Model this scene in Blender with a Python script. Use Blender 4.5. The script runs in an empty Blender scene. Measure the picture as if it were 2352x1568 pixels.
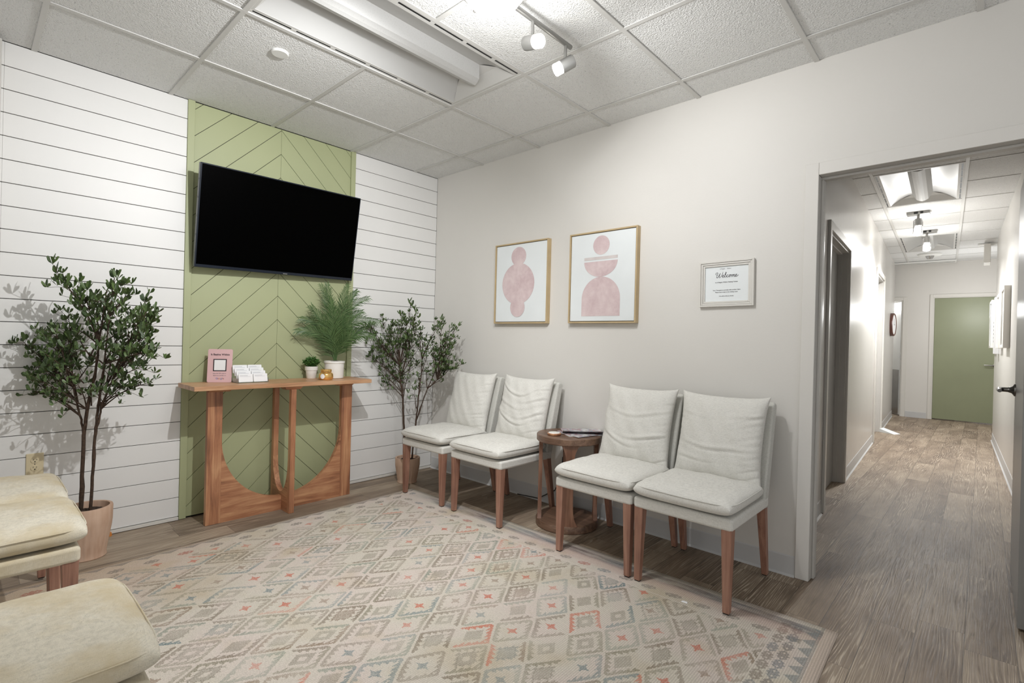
import bpy, bmesh, math, random
import numpy as np
from mathutils import Vector, Matrix, Euler
random.seed(7)
PI = math.pi
SC = bpy.context.scene
COL = SC.collection
SC.view_settings.view_transform = 'Standard'
SC.view_settings.look = 'None'
SC.view_settings.gamma = 1.0
SC.view_settings.use_curve_mapping = False
SC.view_settings.exposure = 0.0

# ------------------------------------------------------------------ node helpers
def s2l(v):
    v = v / 255.0
    return v / 12.92 if v <= 0.04045 else ((v + 0.055) / 1.055) ** 2.4
def rgb(r, g, b):
    return (s2l(r), s2l(g), s2l(b), 1.0)

class NT:
    def __init__(s, name):
        s.m = bpy.data.materials.new(name); s.m.use_nodes = True
        s.t = s.m.node_tree; s.b = s.t.nodes['Principled BSDF']
    def n(s, typ, **kw):
        nd = s.t.nodes.new(typ)
        for k, v in kw.items():
            if hasattr(nd, k): setattr(nd, k, v)
        return nd
    def put(s, sock, v):
        if isinstance(v, E): s.t.links.new(v.o, sock)
        elif isinstance(v, bpy.types.NodeSocket): s.t.links.new(v, sock)
        elif v is not None: sock.default_value = v
    def math(s, op, *a, clamp=False):
        nd = s.n('ShaderNodeMath', operation=op, use_clamp=clamp)
        for i, v in enumerate(a): s.put(nd.inputs[i], v)
        return E(s, nd.outputs[0])
    def mix(s, f, a, b, mode='MIX'):
        nd = s.n('ShaderNodeMix', data_type='RGBA', blend_type=mode)
        s.put(nd.inputs[0], f); s.put(nd.inputs[6], a); s.put(nd.inputs[7], b)
        return E(s, nd.outputs[2])
    def obj(s):
        if not hasattr(s, '_o'):
            s._tc = s.n('ShaderNodeTexCoord')
            sp = s.n('ShaderNodeSeparateXYZ'); s.t.links.new(s._tc.outputs['Object'], sp.inputs[0])
            s._o = [E(s, sp.outputs[i]) for i in range(3)]
        return s._o
    def vec(s, x, y, z=0.0):
        nd = s.n('ShaderNodeCombineXYZ')
        for i, v in enumerate((x, y, z)): s.put(nd.inputs[i], v)
        return nd.outputs[0]
    def noise(s, v=None, scale=5, detail=3, rough=.5, dist=0.0, out=0):
        nd = s.n('ShaderNodeTexNoise')
        if v is None: s.obj(); v = s._tc.outputs['Object']
        s.t.links.new(v, nd.inputs['Vector'])
        nd.inputs['Scale'].default_value = scale; nd.inputs['Detail'].default_value = detail
        nd.inputs['Roughness'].default_value = rough; nd.inputs['Distortion'].default_value = dist
        return E(s, nd.outputs[out])
    def voro(s, v=None, scale=50, out='Distance'):
        nd = s.n('ShaderNodeTexVoronoi')
        if v is None: s.obj(); v = s._tc.outputs['Object']
        s.t.links.new(v, nd.inputs['Vector']); nd.inputs['Scale'].default_value = scale
        return E(s, nd.outputs[out])
    def white(s, v, out=0):
        nd = s.n('ShaderNodeTexWhiteNoise', noise_dimensions='3D')
        s.t.links.new(v, nd.inputs['Vector']); return E(s, nd.outputs[out])
    def ramp(s, f, stops, interp='LINEAR'):
        nd = s.n('ShaderNodeValToRGB'); cr = nd.color_ramp; cr.interpolation = interp
        while len(cr.elements) < len(stops): cr.elements.new(0.5)
        for e, (p, c) in zip(cr.elements, stops):
            e.position = p; e.color = c
        s.put(nd.inputs[0], f); return E(s, nd.outputs[0])
    def mr(s, v, a, b, c=0.0, d=1.0, smooth=False):
        nd = s.n('ShaderNodeMapRange')
        if smooth: nd.interpolation_type = 'SMOOTHSTEP'
        s.put(nd.inputs[0], v)
        for i, q in enumerate((a, b, c, d)): s.put(nd.inputs[i + 1], q)
        return E(s, nd.outputs[0])
    def bump(s, h, strength=.3, dist=.01):
        nd = s.n('ShaderNodeBump'); nd.inputs['Strength'].default_value = strength
        nd.inputs['Distance'].default_value = dist; s.put(nd.inputs['Height'], h)
        s.t.links.new(nd.outputs[0], s.b.inputs['Normal']); return nd
    def color(s, v): s.put(s.b.inputs['Base Color'], v)
    def set(s, **kw):
        for k, v in kw.items():
            s.put(s.b.inputs[{'rough': 'Roughness', 'metal': 'Metallic', 'spec': 'Specular IOR Level', 'trans': 'Transmission Weight',
                             'coat': 'Coat Weight', 'sheen': 'Sheen Weight', 'estr': 'Emission Strength', 'ecol': 'Emission Color', 'ior': 'IOR', 'sss': 'Subsurface Weight'}[k]], v)
        return s

class E:
    def __init__(s, nt, o): s.nt = nt; s.o = o
    def __add__(s, b): return s.nt.math('ADD', s, b)
    __radd__ = __add__
    def __sub__(s, b): return s.nt.math('SUBTRACT', s, b)
    def __rsub__(s, b): return s.nt.math('SUBTRACT', b, s)
    def __mul__(s, b): return s.nt.math('MULTIPLY', s, b)
    __rmul__ = __mul__
    def __truediv__(s, b): return s.nt.math('DIVIDE', s, b)
    def floor(s): return s.nt.math('FLOOR', s)
    def fract(s): return s.nt.math('FRACT', s)
    def abs(s): return s.nt.math('ABSOLUTE', s)
    def min(s, b): return s.nt.math('MINIMUM', s, b)
    def max(s, b): return s.nt.math('MAXIMUM', s, b)
    def lt(s, b): return s.nt.math('LESS_THAN', s, b)
    def gt(s, b): return s.nt.math('GREATER_THAN', s, b)
    def sin(s): return s.nt.math('SINE', s)

def simple(name, c, rough=.5, metal=0.0, var=.06, scale=8, bump=0, bscale=60, **kw):
    t = NT(name); nz = t.noise(scale=scale, detail=3)
    f = t.mr(nz, .3, .7, 1 - var, 1 + var)
    base = t.n('ShaderNodeRGB'); base.outputs[0].default_value = rgb(*c)
    mul = t.n('ShaderNodeVectorMath', operation='SCALE')
    t.t.links.new(base.outputs[0], mul.inputs[0]); t.t.links.new(f.o, mul.inputs['Scale'])
    t.t.links.new(mul.outputs[0], t.b.inputs['Base Color'])
    t.set(rough=rough, metal=metal, **kw)
    if bump: t.bump(t.noise(scale=bscale, detail=2), bump, .005)
    return t.m

def emis(name, c, strength):
    t = NT(name); t.color(rgb(*c)); t.set(ecol=rgb(*c), estr=strength, rough=.4); return t.m

# ------------------------------------------------------------------ materials
M = {}
M['shiplap'] = simple('shiplap_white_paint', (226, 225, 222), .45, var=.012, scale=3, bump=.05, bscale=30)
M['green'] = simple('sage_green_paint', (166, 171, 132), .5, var=.03, scale=2, bump=.04, bscale=40)
M['groove'] = simple('groove_shadow_gap', (34, 33, 27), .9)
M['wall'] = simple('warm_white_wall_paint', (215, 212, 206), .55, var=.012, scale=2, bump=.06, bscale=90)
M['hallwall'] = simple('semi_gloss_hall_paint', (208, 205, 200), .27, var=.015, scale=2, bump=.12, bscale=7, spec=.6)
M['trimw'] = simple('white_gloss_trim_paint', (214, 211, 204), .35, var=.01)
M['trimg'] = simple('grey_jamb_paint', (198, 195, 189), .35, var=.02)
M['base'] = simple('grey_vinyl_cove_base', (197, 197, 196), .4, var=.02)
M['doorgrey'] = simple('grey_satin_door_paint', (150, 149, 146), .3, var=.03, scale=4, spec=.6)
M['doorgreen'] = simple('sage_door_paint', (140, 145, 116), .42, var=.04, scale=2)
M['white'] = simple('white_enamel', (228, 228, 224), .4, var=.01)
M['tee'] = simple('grid_enamel', (205, 204, 200), .5, var=.02)
M['black'] = simple('black_plastic', (12, 13, 15), .35)
M['screen'] = simple('tv_screen_glass', (1, 1, 1), .35, var=0, spec=.02)
M['tvbezel'] = simple('dark_blue_black_bezel', (14, 24, 38), .25)
M['steel'] = simple('brushed_dark_nickel', (120, 118, 114), .28, .9)
M['chrome'] = simple('satin_chrome', (190, 190, 190), .2, .95)
M['nickel'] = simple('brushed_nickel_lamp_metal', (150, 149, 146), .4, .7)
M['mirrorlam'] = simple('reflector_white', (186, 186, 184), .35, var=.015)
M['terra'] = None
M['soil'] = simple('dark_potting_soil', (58, 45, 36), .95, var=.5, scale=90, bump=.8, bscale=90)
M['ceramic'] = simple('white_ceramic', (232, 230, 224), .35, var=.01)
M['gold'] = simple('mercury_gold_glass', (228, 184, 112), .22, .75, var=.2, scale=30)
M['pink'] = simple('pink_acrylic', (218, 180, 180), .25, var=.01)
M['card'] = simple('white_card_stock', (236, 236, 236), .6, var=.01)
M['ink'] = simple('dark_ink', (50, 40, 44), .7, var=.02)
M['inkgrey'] = simple('grey_ink', (120, 116, 120), .7, var=.02)
M['inkpale'] = simple('pale_grey_ink', (186, 186, 190), .7); M['clear'] = None
M['canvas'] = simple('pale_watercolour_canvas', (222, 226, 226), .8, var=.03, scale=4, bump=.1, bscale=300)
M['framewood'] = simple('pale_oak_frame', (186, 164, 126), .5, var=.08, scale=10)
M['paperw'] = simple('white_printed_paper', (226, 230, 230), .5, var=.01)
M['ivory'] = simple('almond_outlet_plastic', (212, 198, 164), .4, var=.01)
M['twig'] = simple('dark_brown_bark', (66, 50, 38), .85, var=.35, scale=60, bump=.6, bscale=120)
M['cordb'] = simple('black_cable', (20, 20, 20), .5)
M['clockwood'] = simple('reddish_brown_clock_wood', (98, 62, 52), .4, var=.15)
M['blueprint'] = simple('blue_art_print', (96, 128, 140), .4, var=.3, scale=6)
M['greyprint'] = simple('grey_art_print', (176, 176, 174), .4, var=.15, scale=6)
M['orange'] = simple('orange_plastic', (205, 130, 60), .5)
M['glassw'] = simple('frosted_dome', (250, 250, 248), .3)

def leafmat(name, c1, c2, rough=.45):
    t = NT(name)
    i = t.n('ShaderNodeNewGeometry')
    r = E(t, i.outputs['Random Per Island'])
    nz = t.noise(scale=14, detail=2)
    t.color(t.mix((r * .7 + nz * .3), rgb(*c1), rgb(*c2))); t.set(rough=rough, spec=.4)
    return t.m
M['leaf'] = leafmat('glossy_green_leaf', (40, 58, 30), (92, 112, 62))
M['palm'] = leafmat('palm_leaflet_green', (52, 78, 42), (98, 124, 76))
M['boxwood'] = leafmat('boxwood_sprig_green', (48, 84, 36), (96, 136, 70))

def pinkwash():
    t = NT('pink_watercolour_wash'); a = t.noise(scale=9, detail=5, rough=.65); b = t.noise(scale=40, detail=2)
    t.color(t.ramp(a * .8 + b * .2, [(.3, rgb(218, 202, 200)), (.5, rgb(206, 186, 186)), (.7, rgb(192, 168, 170))])); t.set(rough=.85); return t.m
M['wash'] = pinkwash()
def greywash():
    t = NT('grey_beige_watercolour_wash'); a = t.noise(scale=14, detail=5)
    t.color(t.ramp(a, [(.3, rgb(214, 206, 202)), (.7, rgb(196, 188, 186))])); t.set(rough=.85); return t.m
M['wash2'] = greywash()

def terra():
    t = NT('ribbed_terracotta'); x, y, z = t.obj()
    nz = t.noise(scale=6, detail=4); st = t.noise(t.vec(x * 60, y * 60, z * 3), 1, 2)
    t.color(t.mix(t.mr(nz * .6 + st * .4, .35, .65), rgb(190, 156, 132), rgb(212, 184, 162))); t.set(rough=.75); t.bump(nz, .1); return t.m
M['terra'] = terra()

def wood(name, c1, c2, c3, axis=2, sc=1.0, rough=.42, knots=True):
    t = NT(name); X = t.obj(); k = [34 * sc] * 3; k[axis] = 2.2 * sc
    oi = t.n('ShaderNodeObjectInfo'); rnd = E(t, oi.outputs['Random'])
    v = t.vec(X[0] * k[0] + rnd * 13, X[1] * k[1] + rnd * 7, X[2] * k[2] + rnd * 5)
    g = t.noise(v, 1.0, 5, .6, .8); f = t.noise(t.vec(X[0] * k[0] * 6, X[1] * k[1] * 6, X[2] * k[2] * 2), 1.0, 3, .6)
    big = t.noise(scale=5, detail=2)
    h = g * .6 + f * .15 + big * .25
    t.color(t.ramp(h, [(.33, rgb(*c1)), (.48, rgb(*c2)), (.63, rgb(*c3))])); t.set(rough=rough); t.bump(f, .12, .002)
    return t.m
M['legwood'] = wood('reddish_walnut_leg', (112, 78, 66), (148, 108, 90), (174, 134, 114), 2)
M['darkleg'] = wood('brown_side_table_wood', (78, 54, 42), (116, 82, 64), (146, 108, 86), 2)
M['tabtop'] = wood('brown_side_table_top', (70, 50, 39), (100, 75, 59), (128, 100, 80), 0)
for ax in (0, 1, 2):
    M['acacia%d' % ax] = wood('acacia_wood_grain_%d' % ax, (98, 62, 44), (164, 112, 80), (200, 152, 112), ax, .7)
M['acaciatop'] = wood('acacia_table_top', (150, 108, 76), (184, 140, 104), (206, 168, 132), 1, .7)

def fabric(name, c, stain=None):
    t = NT(name); x, y, z = t.obj()
    w1 = t.noise(t.vec(x * 900, y * 900, z * 60), 1, 1); w2 = t.noise(t.vec(x * 70, y * 70, z * 900), 1, 1)
    w3 = t.noise(scale=420, detail=2)
    h = w1 * .35 + w2 * .35 + w3 * .3
    c2 = tuple(int(q * .90) for q in c); c3 = tuple(min(255, int(q * 1.05)) for q in c)
    col = t.ramp(h, [(.36, rgb(*c2)), (.5, rgb(*c)), (.62, rgb(*c3))])
    if stain:
        st = t.mr(t.noise(scale=5, detail=4, rough=.6), .42, .68)
        col = t.mix(st, col, rgb(*stain))
    t.color(col); t.set(rough=.95, sheen=.15, spec=.15); t.bump(h, .35, .002); return t.m
M['linen'] = fabric('light_grey_linen', (214, 212, 205))
M['linenback'] = fabric('grey_linen_back_shell', (200, 199, 192))
M['stained_yellowlit'] = fabric('yellow_lit_stained_linen', (216, 209, 192), (198, 182, 148))  # same linen with yellow room light put into its tint; noise patches are stain
M['piping'] = simple('linen_seam_thread', (186, 182, 170), .9)

def floormat():
    t = NT('grey_brown_wood_plank_vinyl'); x, y, z = t.obj()
    PW, PL = .152, .92
    col = (x / PW).floor(); off = t.white(t.vec(col, 3.0, 0.0)) * PL
    yy = (y + off) / PL; row = yy.floor()
    fx = (x / PW).fract(); fy = yy.fract()
    rn = t.white(t.vec(col, row, 1.0)); rn2 = t.white(t.vec(col, row, 5.0))
    # grain running along y, distorted
    gv = t.vec(x * 10 + rn * 31, y * .55 + rn2 * 17, 0.0)
    warp = t.noise(gv, 1.0, 3, .55, 0)
    lines = ((x * 620 + warp * 90 + rn * 20).sin() * .5 + .5)
    fine = t.noise(t.vec(x * 260, y * 7, rn * 9), 1.0, 3, .6)
    blot = t.noise(t.vec(x * 7 + rn * 9, y * 1.6, 0.0), 1.0, 4, .6)
    base = t.ramp(blot * .55 + rn * .14 + fine * .31, [(.30, rgb(94, 80, 68)), (.48, rgb(132, 116, 99)), (.66, rgb(168, 152, 132))])
    ln = t.mr(lines, .72, 1.0) * t.mr(fine, .38, .6) * t.mr(t.noise(t.vec(x * 5, y * 1.2, 4.0), 1, 2), .35, .65)
    c = t.mix(ln * .85, base, rgb(214, 200, 180))
    dk = t.mr(lines, .25, 0.0) * t.mr(fine, .4, .65)
    c = t.mix(dk * .5, c, rgb(66, 56, 46))
    seam = (fx.lt(.012)).max(fx.gt(.988)).max(fy.lt(.0022))
    c = t.mix(seam * .55, c, rgb(60, 54, 48))
    t.color(c); t.set(rough=t.mr(fine, .3, .7, .45, .62), spec=.28); t.bump(lines * .5 + fine * .5 - seam, .12, .002)
    return t.m
M['floor'] = floormat()

def ceilmat():
    t = NT('fissured_acoustic_tile'); 
    a = t.noise(scale=120, detail=3, rough=.6); v = t.voro(scale=150); b = t.noise(scale=28, detail=3)
    pin = t.voro(scale=95); pm = t.mr(pin, .10, .17, 1.0, 0.0) * t.mr(b, .44, .54)
    fis = t.mr(a, .36, .31) * .45
    c = t.mix(pm * .75 + fis, rgb(232, 232, 230), rgb(112, 110, 106))
    t.color(c); t.set(rough=.95, spec=.1); t.bump(a * .7 + v * .3, 1.0, .010); return t.m
M['tile'] = ceilmat()

def rugmat():
    t = NT('faded_kilim_rug_pattern'); X, Y, Z = t.obj()
    Wd, px = 2.83, .0042
    wn = t.noise(scale=1.6, detail=2); wn2 = t.noise(t.vec(X, Y, 3.0), 1.9, 2)
    x = (((X + (wn - .5) * .07) / px).floor() + .5) * px; v = (((Y * -1 + (wn2 - .5) * .07) / px).floor() + .5) * px
    a, b = .084, .132
    P = x / (2 * a); Q = v / (2 * b)
    s = P + Q; u = P - Q
    i = s.floor(); j = u.floor(); fs = s.fract() - .5; fu = u.fract() - .5
    dx = (fs + fu) * a; dv = (fs - fu) * b          # offsets from the lozenge centre
    m = (fs.abs().max(fu.abs())) * 2.0
    right = dx.gt(0.0)
    hc = t.white(t.vec(i, j, 1.0)); hc2 = t.white(t.vec(i, j, 7.0)); hc3 = t.white(t.vec(i, j, 13.0))
    he = t.white(t.vec(i, j, right * 3 + 20)); hs4 = t.white(t.vec(i, j, right * 3 + dv.gt(0.0) * 5 + 40))
    along = (fs.abs().gt(fu.abs()))
    t_al = along * fu + (1 - along) * fs            # coordinate along the side
    saw = (t_al * 6.0 + 50).fract()
    inner = .80 - saw * .22
    band = m.gt(inner) * m.lt(.93) * (dv.abs().lt(b * .84)) * hs4.gt(.17) * t.mr(hc2, 0.0, 1.0, .55, 1.0)
    # inner medallion
    ringo = m.lt(.44); ringi = m.gt(.17)
    med = ringo * (ringi.max(hc2.gt(.82))) * hc2.gt(.50)
    star = (dx.abs() * 2.6 + dv.abs()).lt(.030).max((dx.abs() + dv.abs() * 2.6).lt(.030)) * hc2.lt(.50)
    comb = (m.gt(.40)) * m.lt(.40 + saw * .2) * hc3.gt(.5) * hc2.gt(.42)
    pal = [(0, rgb(128, 116, 98)), (.40, rgb(134, 130, 108)), (.54, rgb(132, 144, 130)), (.66, rgb(92, 124, 130)), (.75, rgb(140, 120, 98)), (.86, rgb(204, 106, 76))]
    ce = t.ramp(he * .25 + hc * .75, pal, 'CONSTANT')
    cm = t.ramp(hc3, [(0, rgb(140, 134, 118)), (.5, rgb(146, 140, 126)), (.8, rgb(134, 142, 138)), (.93, rgb(140, 122, 104))], 'CONSTANT')
    cs = t.ramp(hc3, [(0, rgb(204, 112, 90)), (.5, rgb(150, 128, 110)), (.75, rgb(126, 142, 144))], 'CONSTANT')
    fade = t.noise(scale=2.2, detail=3, rough=.6); fl = t.noise(scale=1.3, detail=2)
    weave = t.noise(t.vec(X * 110, Y * 420, 0.0), 1.0, 2, .6); speck = t.noise(scale=300, detail=2)
    bgc = t.ramp(fade, [(.30, rgb(200, 188, 166)), (.46, rgb(212, 205, 192)), (.60, rgb(216, 204, 195)), (.75, rgb(198, 184, 158))])
    warm = t.mr(X, 0.05, .8, 1.0, 0.0) * t.mr(Y * -1, 1.0, 2.0)
    bgc = t.mix(warm * .7, bgc, rgb(192, 166, 138))
    st = t.mr(t.noise(scale=6, detail=3), .35, .62, .55, 1.0)
    th = t.mr(weave * .5 + speck * .5, .38, .60, 1.1, .55)
    dR = Wd - X; dL = X; dT = Y * -1
    inf = dR.gt(.20) * dL.gt(.16) * dT.gt(.24)      # main field
    c = t.mix(band * inf * st * th, bgc, ce)
    c = t.mix(comb * inf * st * th * .8, c, cm)
    c = t.mix(med * inf * st * th * .7, c, cm)
    c = t.mix(star * inf * st * th, c, cs)
    # small paired motifs in the border zones
    def motif(c, along_c, across, lo, per, mask, palette, amt=.8):
        k = (along_c / per).floor(); f = ((along_c / per).fract() - .5) * per; g = across - lo
        h = t.white(t.vec(k, lo * 100, 2.0))
        r1 = ((f.abs() - .018).abs() + g.abs()); shp = (r1.lt(.020) * r1.gt(.006)).max((f.abs() + (g.abs() - .012).abs()).lt(.012))
        return t.mix(shp * mask * th * amt, c, t.ramp(h, palette, 'CONSTANT'))
    palm_ = [(0, rgb(128, 122, 114)), (.45, rgb(138, 132, 124)), (.75, rgb(176, 104, 92)), (.88, rgb(124, 134, 138))]
    c = motif(c, x + v * .5, dT, .19, .125, dL.gt(.1) * dR.gt(.1), palm_)
    c = motif(c, v, dR, .13, .075, dT.gt(.08), [(0, rgb(118, 116, 116)), (.6, rgb(112, 122, 130))])
    c = motif(c, v + .03, dR, .175, .075, dT.gt(.08), [(0, rgb(132, 122, 112)), (.6, rgb(120, 126, 130))])
    c = motif(c, v, dL, .12, .15, dT.gt(.06), palm_)
    # top border: dusty pink and slate band
    tb = t.noise(t.vec(x * 5, v * 30, 2.0), 1.0, 3)
    tm = t.mr(dT, .035, .05) * t.mr(dT, .13, .10)
    c = t.mix(tm * t.mr(tb, .38, .66, 1.0, .3) * t.mr(weave, .3, .7, 1.0, .6) * t.mr(x, .1, .6), c, t.mix(t.mr(t.noise(scale=3.0), .45, .55), rgb(104, 90, 90), rgb(80, 94, 108)))
    pk = t.mr(dT, .09, .11) * t.mr(dT, .19, .15)
    c = t.mix(pk * .35 * t.mr(x, .6, 1.6), c, rgb(196, 158, 148))
    c = t.mix((dT - .235).abs().lt(.004) * .5, c, rgb(226, 220, 208))
    # side border teeth
    tri = ((v / .072).fract() - .5).abs() * 2
    c = t.mix(((dR - .056) / .045).lt(1 - tri) * dR.gt(.056) * dT.gt(.04) * th * .8, c, rgb(118, 130, 134))
    c = t.mix(dR.gt(.046) * dR.lt(.056) * .55 * th, c, rgb(128, 124, 122))
    c = t.mix(dR.lt(.044), c, rgb(208, 192, 178))
    triL = ((v / .105).fract() - .5).abs() * 2
    c = t.mix(((dL - .035) / .030).lt(1 - triL) * dL.gt(.035) * th * .7, c, rgb(122, 118, 114))
    c = t.mix(((dL - .035 - (1 - triL) * .03).abs()).lt(.004) * th * .8, c, rgb(130, 124, 118))
    # woven ridges running along the length
    rid = (X * (2 * PI / .0085)).sin() * .5 + .5
    rm = t.mr(X, 1.3, 2.2, .10, .34)
    c = t.mix(rid * rm * t.mr(speck, .3, .6, .5, 1.0), c, rgb(122, 112, 100))
    c = t.mix(t.mr(speck, .60, .38, 0.0, .28), c, rgb(128, 118, 104))
    t.color(c); t.set(rough=1.0, spec=.05); t.bump(rid * .5 + weave * .3 + speck * .4, .4, .003); return t.m
M['rug'] = rugmat()

def magmat():
    t = NT('glossy_magazine_cover'); a = t.noise(scale=26, detail=3, out=1)
    b = t.noise(scale=20, detail=2)
    t.color(t.mix(.55, t.ramp(b, [(.36, rgb(70, 74, 110)), (.43, rgb(190, 80, 74)), (.50, rgb(150, 170, 200)), (.58, rgb(240, 236, 232))]), t.ramp(a, [(.3, rgb(30, 30, 40)), (.7, rgb(235, 232, 228))])))
    t.set(rough=.25); return t.m
M['mag'] = magmat()

def perf():
    t = NT('perforated_lens_white'); x, y, z = t.obj()
    v = t.voro(scale=160)
    t.color(t.mix(t.mr(v, .1, .35, .35, 0), rgb(196, 196, 194), rgb(160, 160, 158))); t.set(rough=.5); return t.m
M['perf'] = perf()

# ------------------------------------------------------------------ mesh helpers
class MB:
    def __init__(s): s.v = []; s.f = []
    def add(s, vs, fs, mtx=None):
        o = len(s.v)
        for q in vs:
            q = Vector(q); s.v.append(tuple(mtx @ q if mtx is not None else q))
        for f in fs: s.f.append(tuple(i + o for i in f))
        return s
    def box(s, x0, x1, y0, y1, z0, z1, mtx=None):
        vs = [(x0, y0, z0), (x1, y0, z0), (x1, y1, z0), (x0, y1, z0), (x0, y0, z1), (x1, y0, z1), (x1, y1, z1), (x0, y1, z1)]
        return s.add(vs, [(0, 3, 2, 1), (4, 5, 6, 7), (0, 1, 5, 4), (1, 2, 6, 5), (2, 3, 7, 6), (3, 0, 4, 7)], mtx)
    def prism(s, poly, axis, a, b, mtx=None):
        # poly: list of 2D points in the plane normal to axis
        n = len(poly)
        def P(p, h):
            return (h, p[0], p[1]) if axis == 0 else (p[0], h, p[1]) if axis == 1 else (p[0], p[1], h)
        vs = [P(q, a) for q in poly] + [P(q, b) for q in poly]
        fs = [tuple(range(n)), tuple(range(2 * n - 1, n - 1, -1))] + [(i, i + n, (i + 1) % n + n, (i + 1) % n) for i in range(n)]
        return s.add(vs, fs, mtx)
    def lathe(s, prof, n=32, mtx=None, c=(0, 0, 0)):
        vs = []; fs = []
        for r, z in prof:
            for k in range(n):
                t = 2 * PI * k / n; vs.append((c[0] + r * math.cos(t), c[1] + r * math.sin(t), c[2] + z))
        for i in range(len(prof) - 1):
            for k in range(n):
                fs.append((i * n + k, i * n + (k + 1) % n, (i + 1) * n + (k + 1) % n, (i + 1) * n + k))
        if prof[0][0] > 1e-6: fs.append(tuple(reversed(range(n))))
        if prof[-1][0] > 1e-6: fs.append(tuple((len(prof) - 1) * n + k for k in range(n)))
        return s.add(vs, fs, mtx)
    def tube(s, pts, r, n=8, mtx=None):
        pts = [Vector(q) for q in pts]; rs = r if isinstance(r, (list, tuple)) else [r] * len(pts)
        vs = []; fs = []; prev = None
        for i, q in enumerate(pts):
            d = (pts[min(i + 1, len(pts) - 1)] - pts[max(i - 1, 0)])
            if d.length < 1e-9: d = Vector((0, 0, 1))
            d.normalize()
            if prev is None:
                prev = d.orthogonal().normalized()
            u = (prev - d * prev.dot(d))
            if u.length < 1e-6: u = d.orthogonal()
            u.normalize(); w = d.cross(u); prev = u
            for k in range(n):
                t = 2 * PI * k / n; vs.append(q + (u * math.cos(t) + w * math.sin(t)) * rs[i])
        for i in range(len(pts) - 1):
            for k in range(n):
                fs.append((i * n + k, i * n + (k + 1) % n, (i + 1) * n + (k + 1) % n, (i + 1) * n + k))
        fs.append(tuple(reversed(range(n)))); fs.append(tuple((len(pts) - 1) * n + k for k in range(n)))
        return s.add(vs, fs, mtx)
    def build(s, name, mat, parent=None, smooth=False, bevel=0, seg=2, origin=None, fix=True):
        me = bpy.data.meshes.new(name)
        vs = s.v
        if origin is not None: vs = [(a - origin[0], b - origin[1], c - origin[2]) for a, b, c in vs]
        me.from_pydata(vs, [], s.f); me.validate()
        if fix:
            bm = bmesh.new(); bm.from_mesh(me); bmesh.ops.recalc_face_normals(bm, faces=bm.faces); bm.to_mesh(me); bm.free()
        if smooth:
            for p in me.polygons: p.use_smooth = True
        me.materials.append(mat)
        o = bpy.data.objects.new(name, me); COL.objects.link(o)
        if origin is not None: o.location = origin
        if parent is not None: o.parent = parent
        if bevel:
            md = o.modifiers.new('bevel', 'BEVEL'); md.width = bevel; md.segments = seg; md.limit_method = 'ANGLE'
            if smooth is False:
                for p in me.polygons: p.use_smooth = True
                md.harden_normals = True
        elif smooth == 'auto':
            me.set_sharp_from_angle(angle=math.radians(40))
        return o

def empty(name, loc, rz=0, label=None, cat=None, group=None):
    o = bpy.data.objects.new(name, None); COL.objects.link(o); o.location = loc; o.rotation_euler = (0, 0, rz)
    o.empty_display_size = .1
    if label: tag(o, label, cat, group)
    return o
def tag(o, label, cat=None, group=None, kind=None):
    o['label'] = label
    if cat: o['category'] = cat
    if group: o['group'] = group
    if kind: o['kind'] = kind
    return o
def struct(o, label, cat='structure'):
    o['kind'] = 'structure'; o['label'] = label; o['category'] = cat; return o
def copy_tree(o, parent=None):
    c = o.copy(); COL.objects.link(c); c.parent = parent
    for ch in list(o.children): copy_tree(ch, c)
    return c

def text_mesh(name, body, size, mat, parent, loc, rot, shear=0, offset=0, align='CENTER', mtx=None, space=1.0):
    cu = bpy.data.curves.new(name, 'FONT'); cu.body = body; cu.size = size; cu.align_x = align; cu.shear = shear; cu.offset = offset
    cu.extrude = .0002; cu.space_character = space
    tmp = bpy.data.objects.new('tmp', cu); COL.objects.link(tmp)
    dg = bpy.context.evaluated_depsgraph_get()
    me = bpy.data.meshes.new_from_object(tmp.evaluated_get(dg)); me.name = name
    bpy.data.objects.remove(tmp); bpy.data.curves.remove(cu)
    me.materials.clear(); me.materials.append(mat)
    o = bpy.data.objects.new(name, me); COL.objects.link(o); o.location = loc; o.rotation_euler = rot
    if parent is not None: o.parent = parent
    return o

# ------------------------------------------------------------------ camera
cam_d = bpy.data.cameras.new('camera'); cam = bpy.data.objects.new('camera', cam_d); COL.objects.link(cam)
yaw, pit, rol = -0.7474, -0.0026, 0.0253
fw = Vector((math.sin(yaw) * math.cos(pit), math.cos(yaw) * math.cos(pit), math.sin(pit)))
rt = Vector((math.cos(yaw), -math.sin(yaw), 0)); up = rt.cross(fw)
r2 = rt * math.cos(rol) + up * math.sin(rol); u2 = -rt * math.sin(rol) + up * math.cos(rol)
cam.matrix_world = Matrix(((r2.x, u2.x, -fw.x, 3.6787), (r2.y, u2.y, -fw.y, -2.9177), (r2.z, u2.z, -fw.z, 1.179), (0, 0, 0, 1)))
cam_d.sensor_width = 36; cam_d.lens = 36 * 1166.45 / 2352; cam_d.clip_start = .05
SC.camera = cam

H = 2.634; HH = 2.70; T = .6096; GA = .5956; GY = .252
# ------------------------------------------------------------------ floor
f = MB().box(-.15, 4.9, -5.2, 9.6, -.06, 0).build('floor', M['floor']); struct(f, 'grey-brown wood-look plank floor', 'floor')

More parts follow.
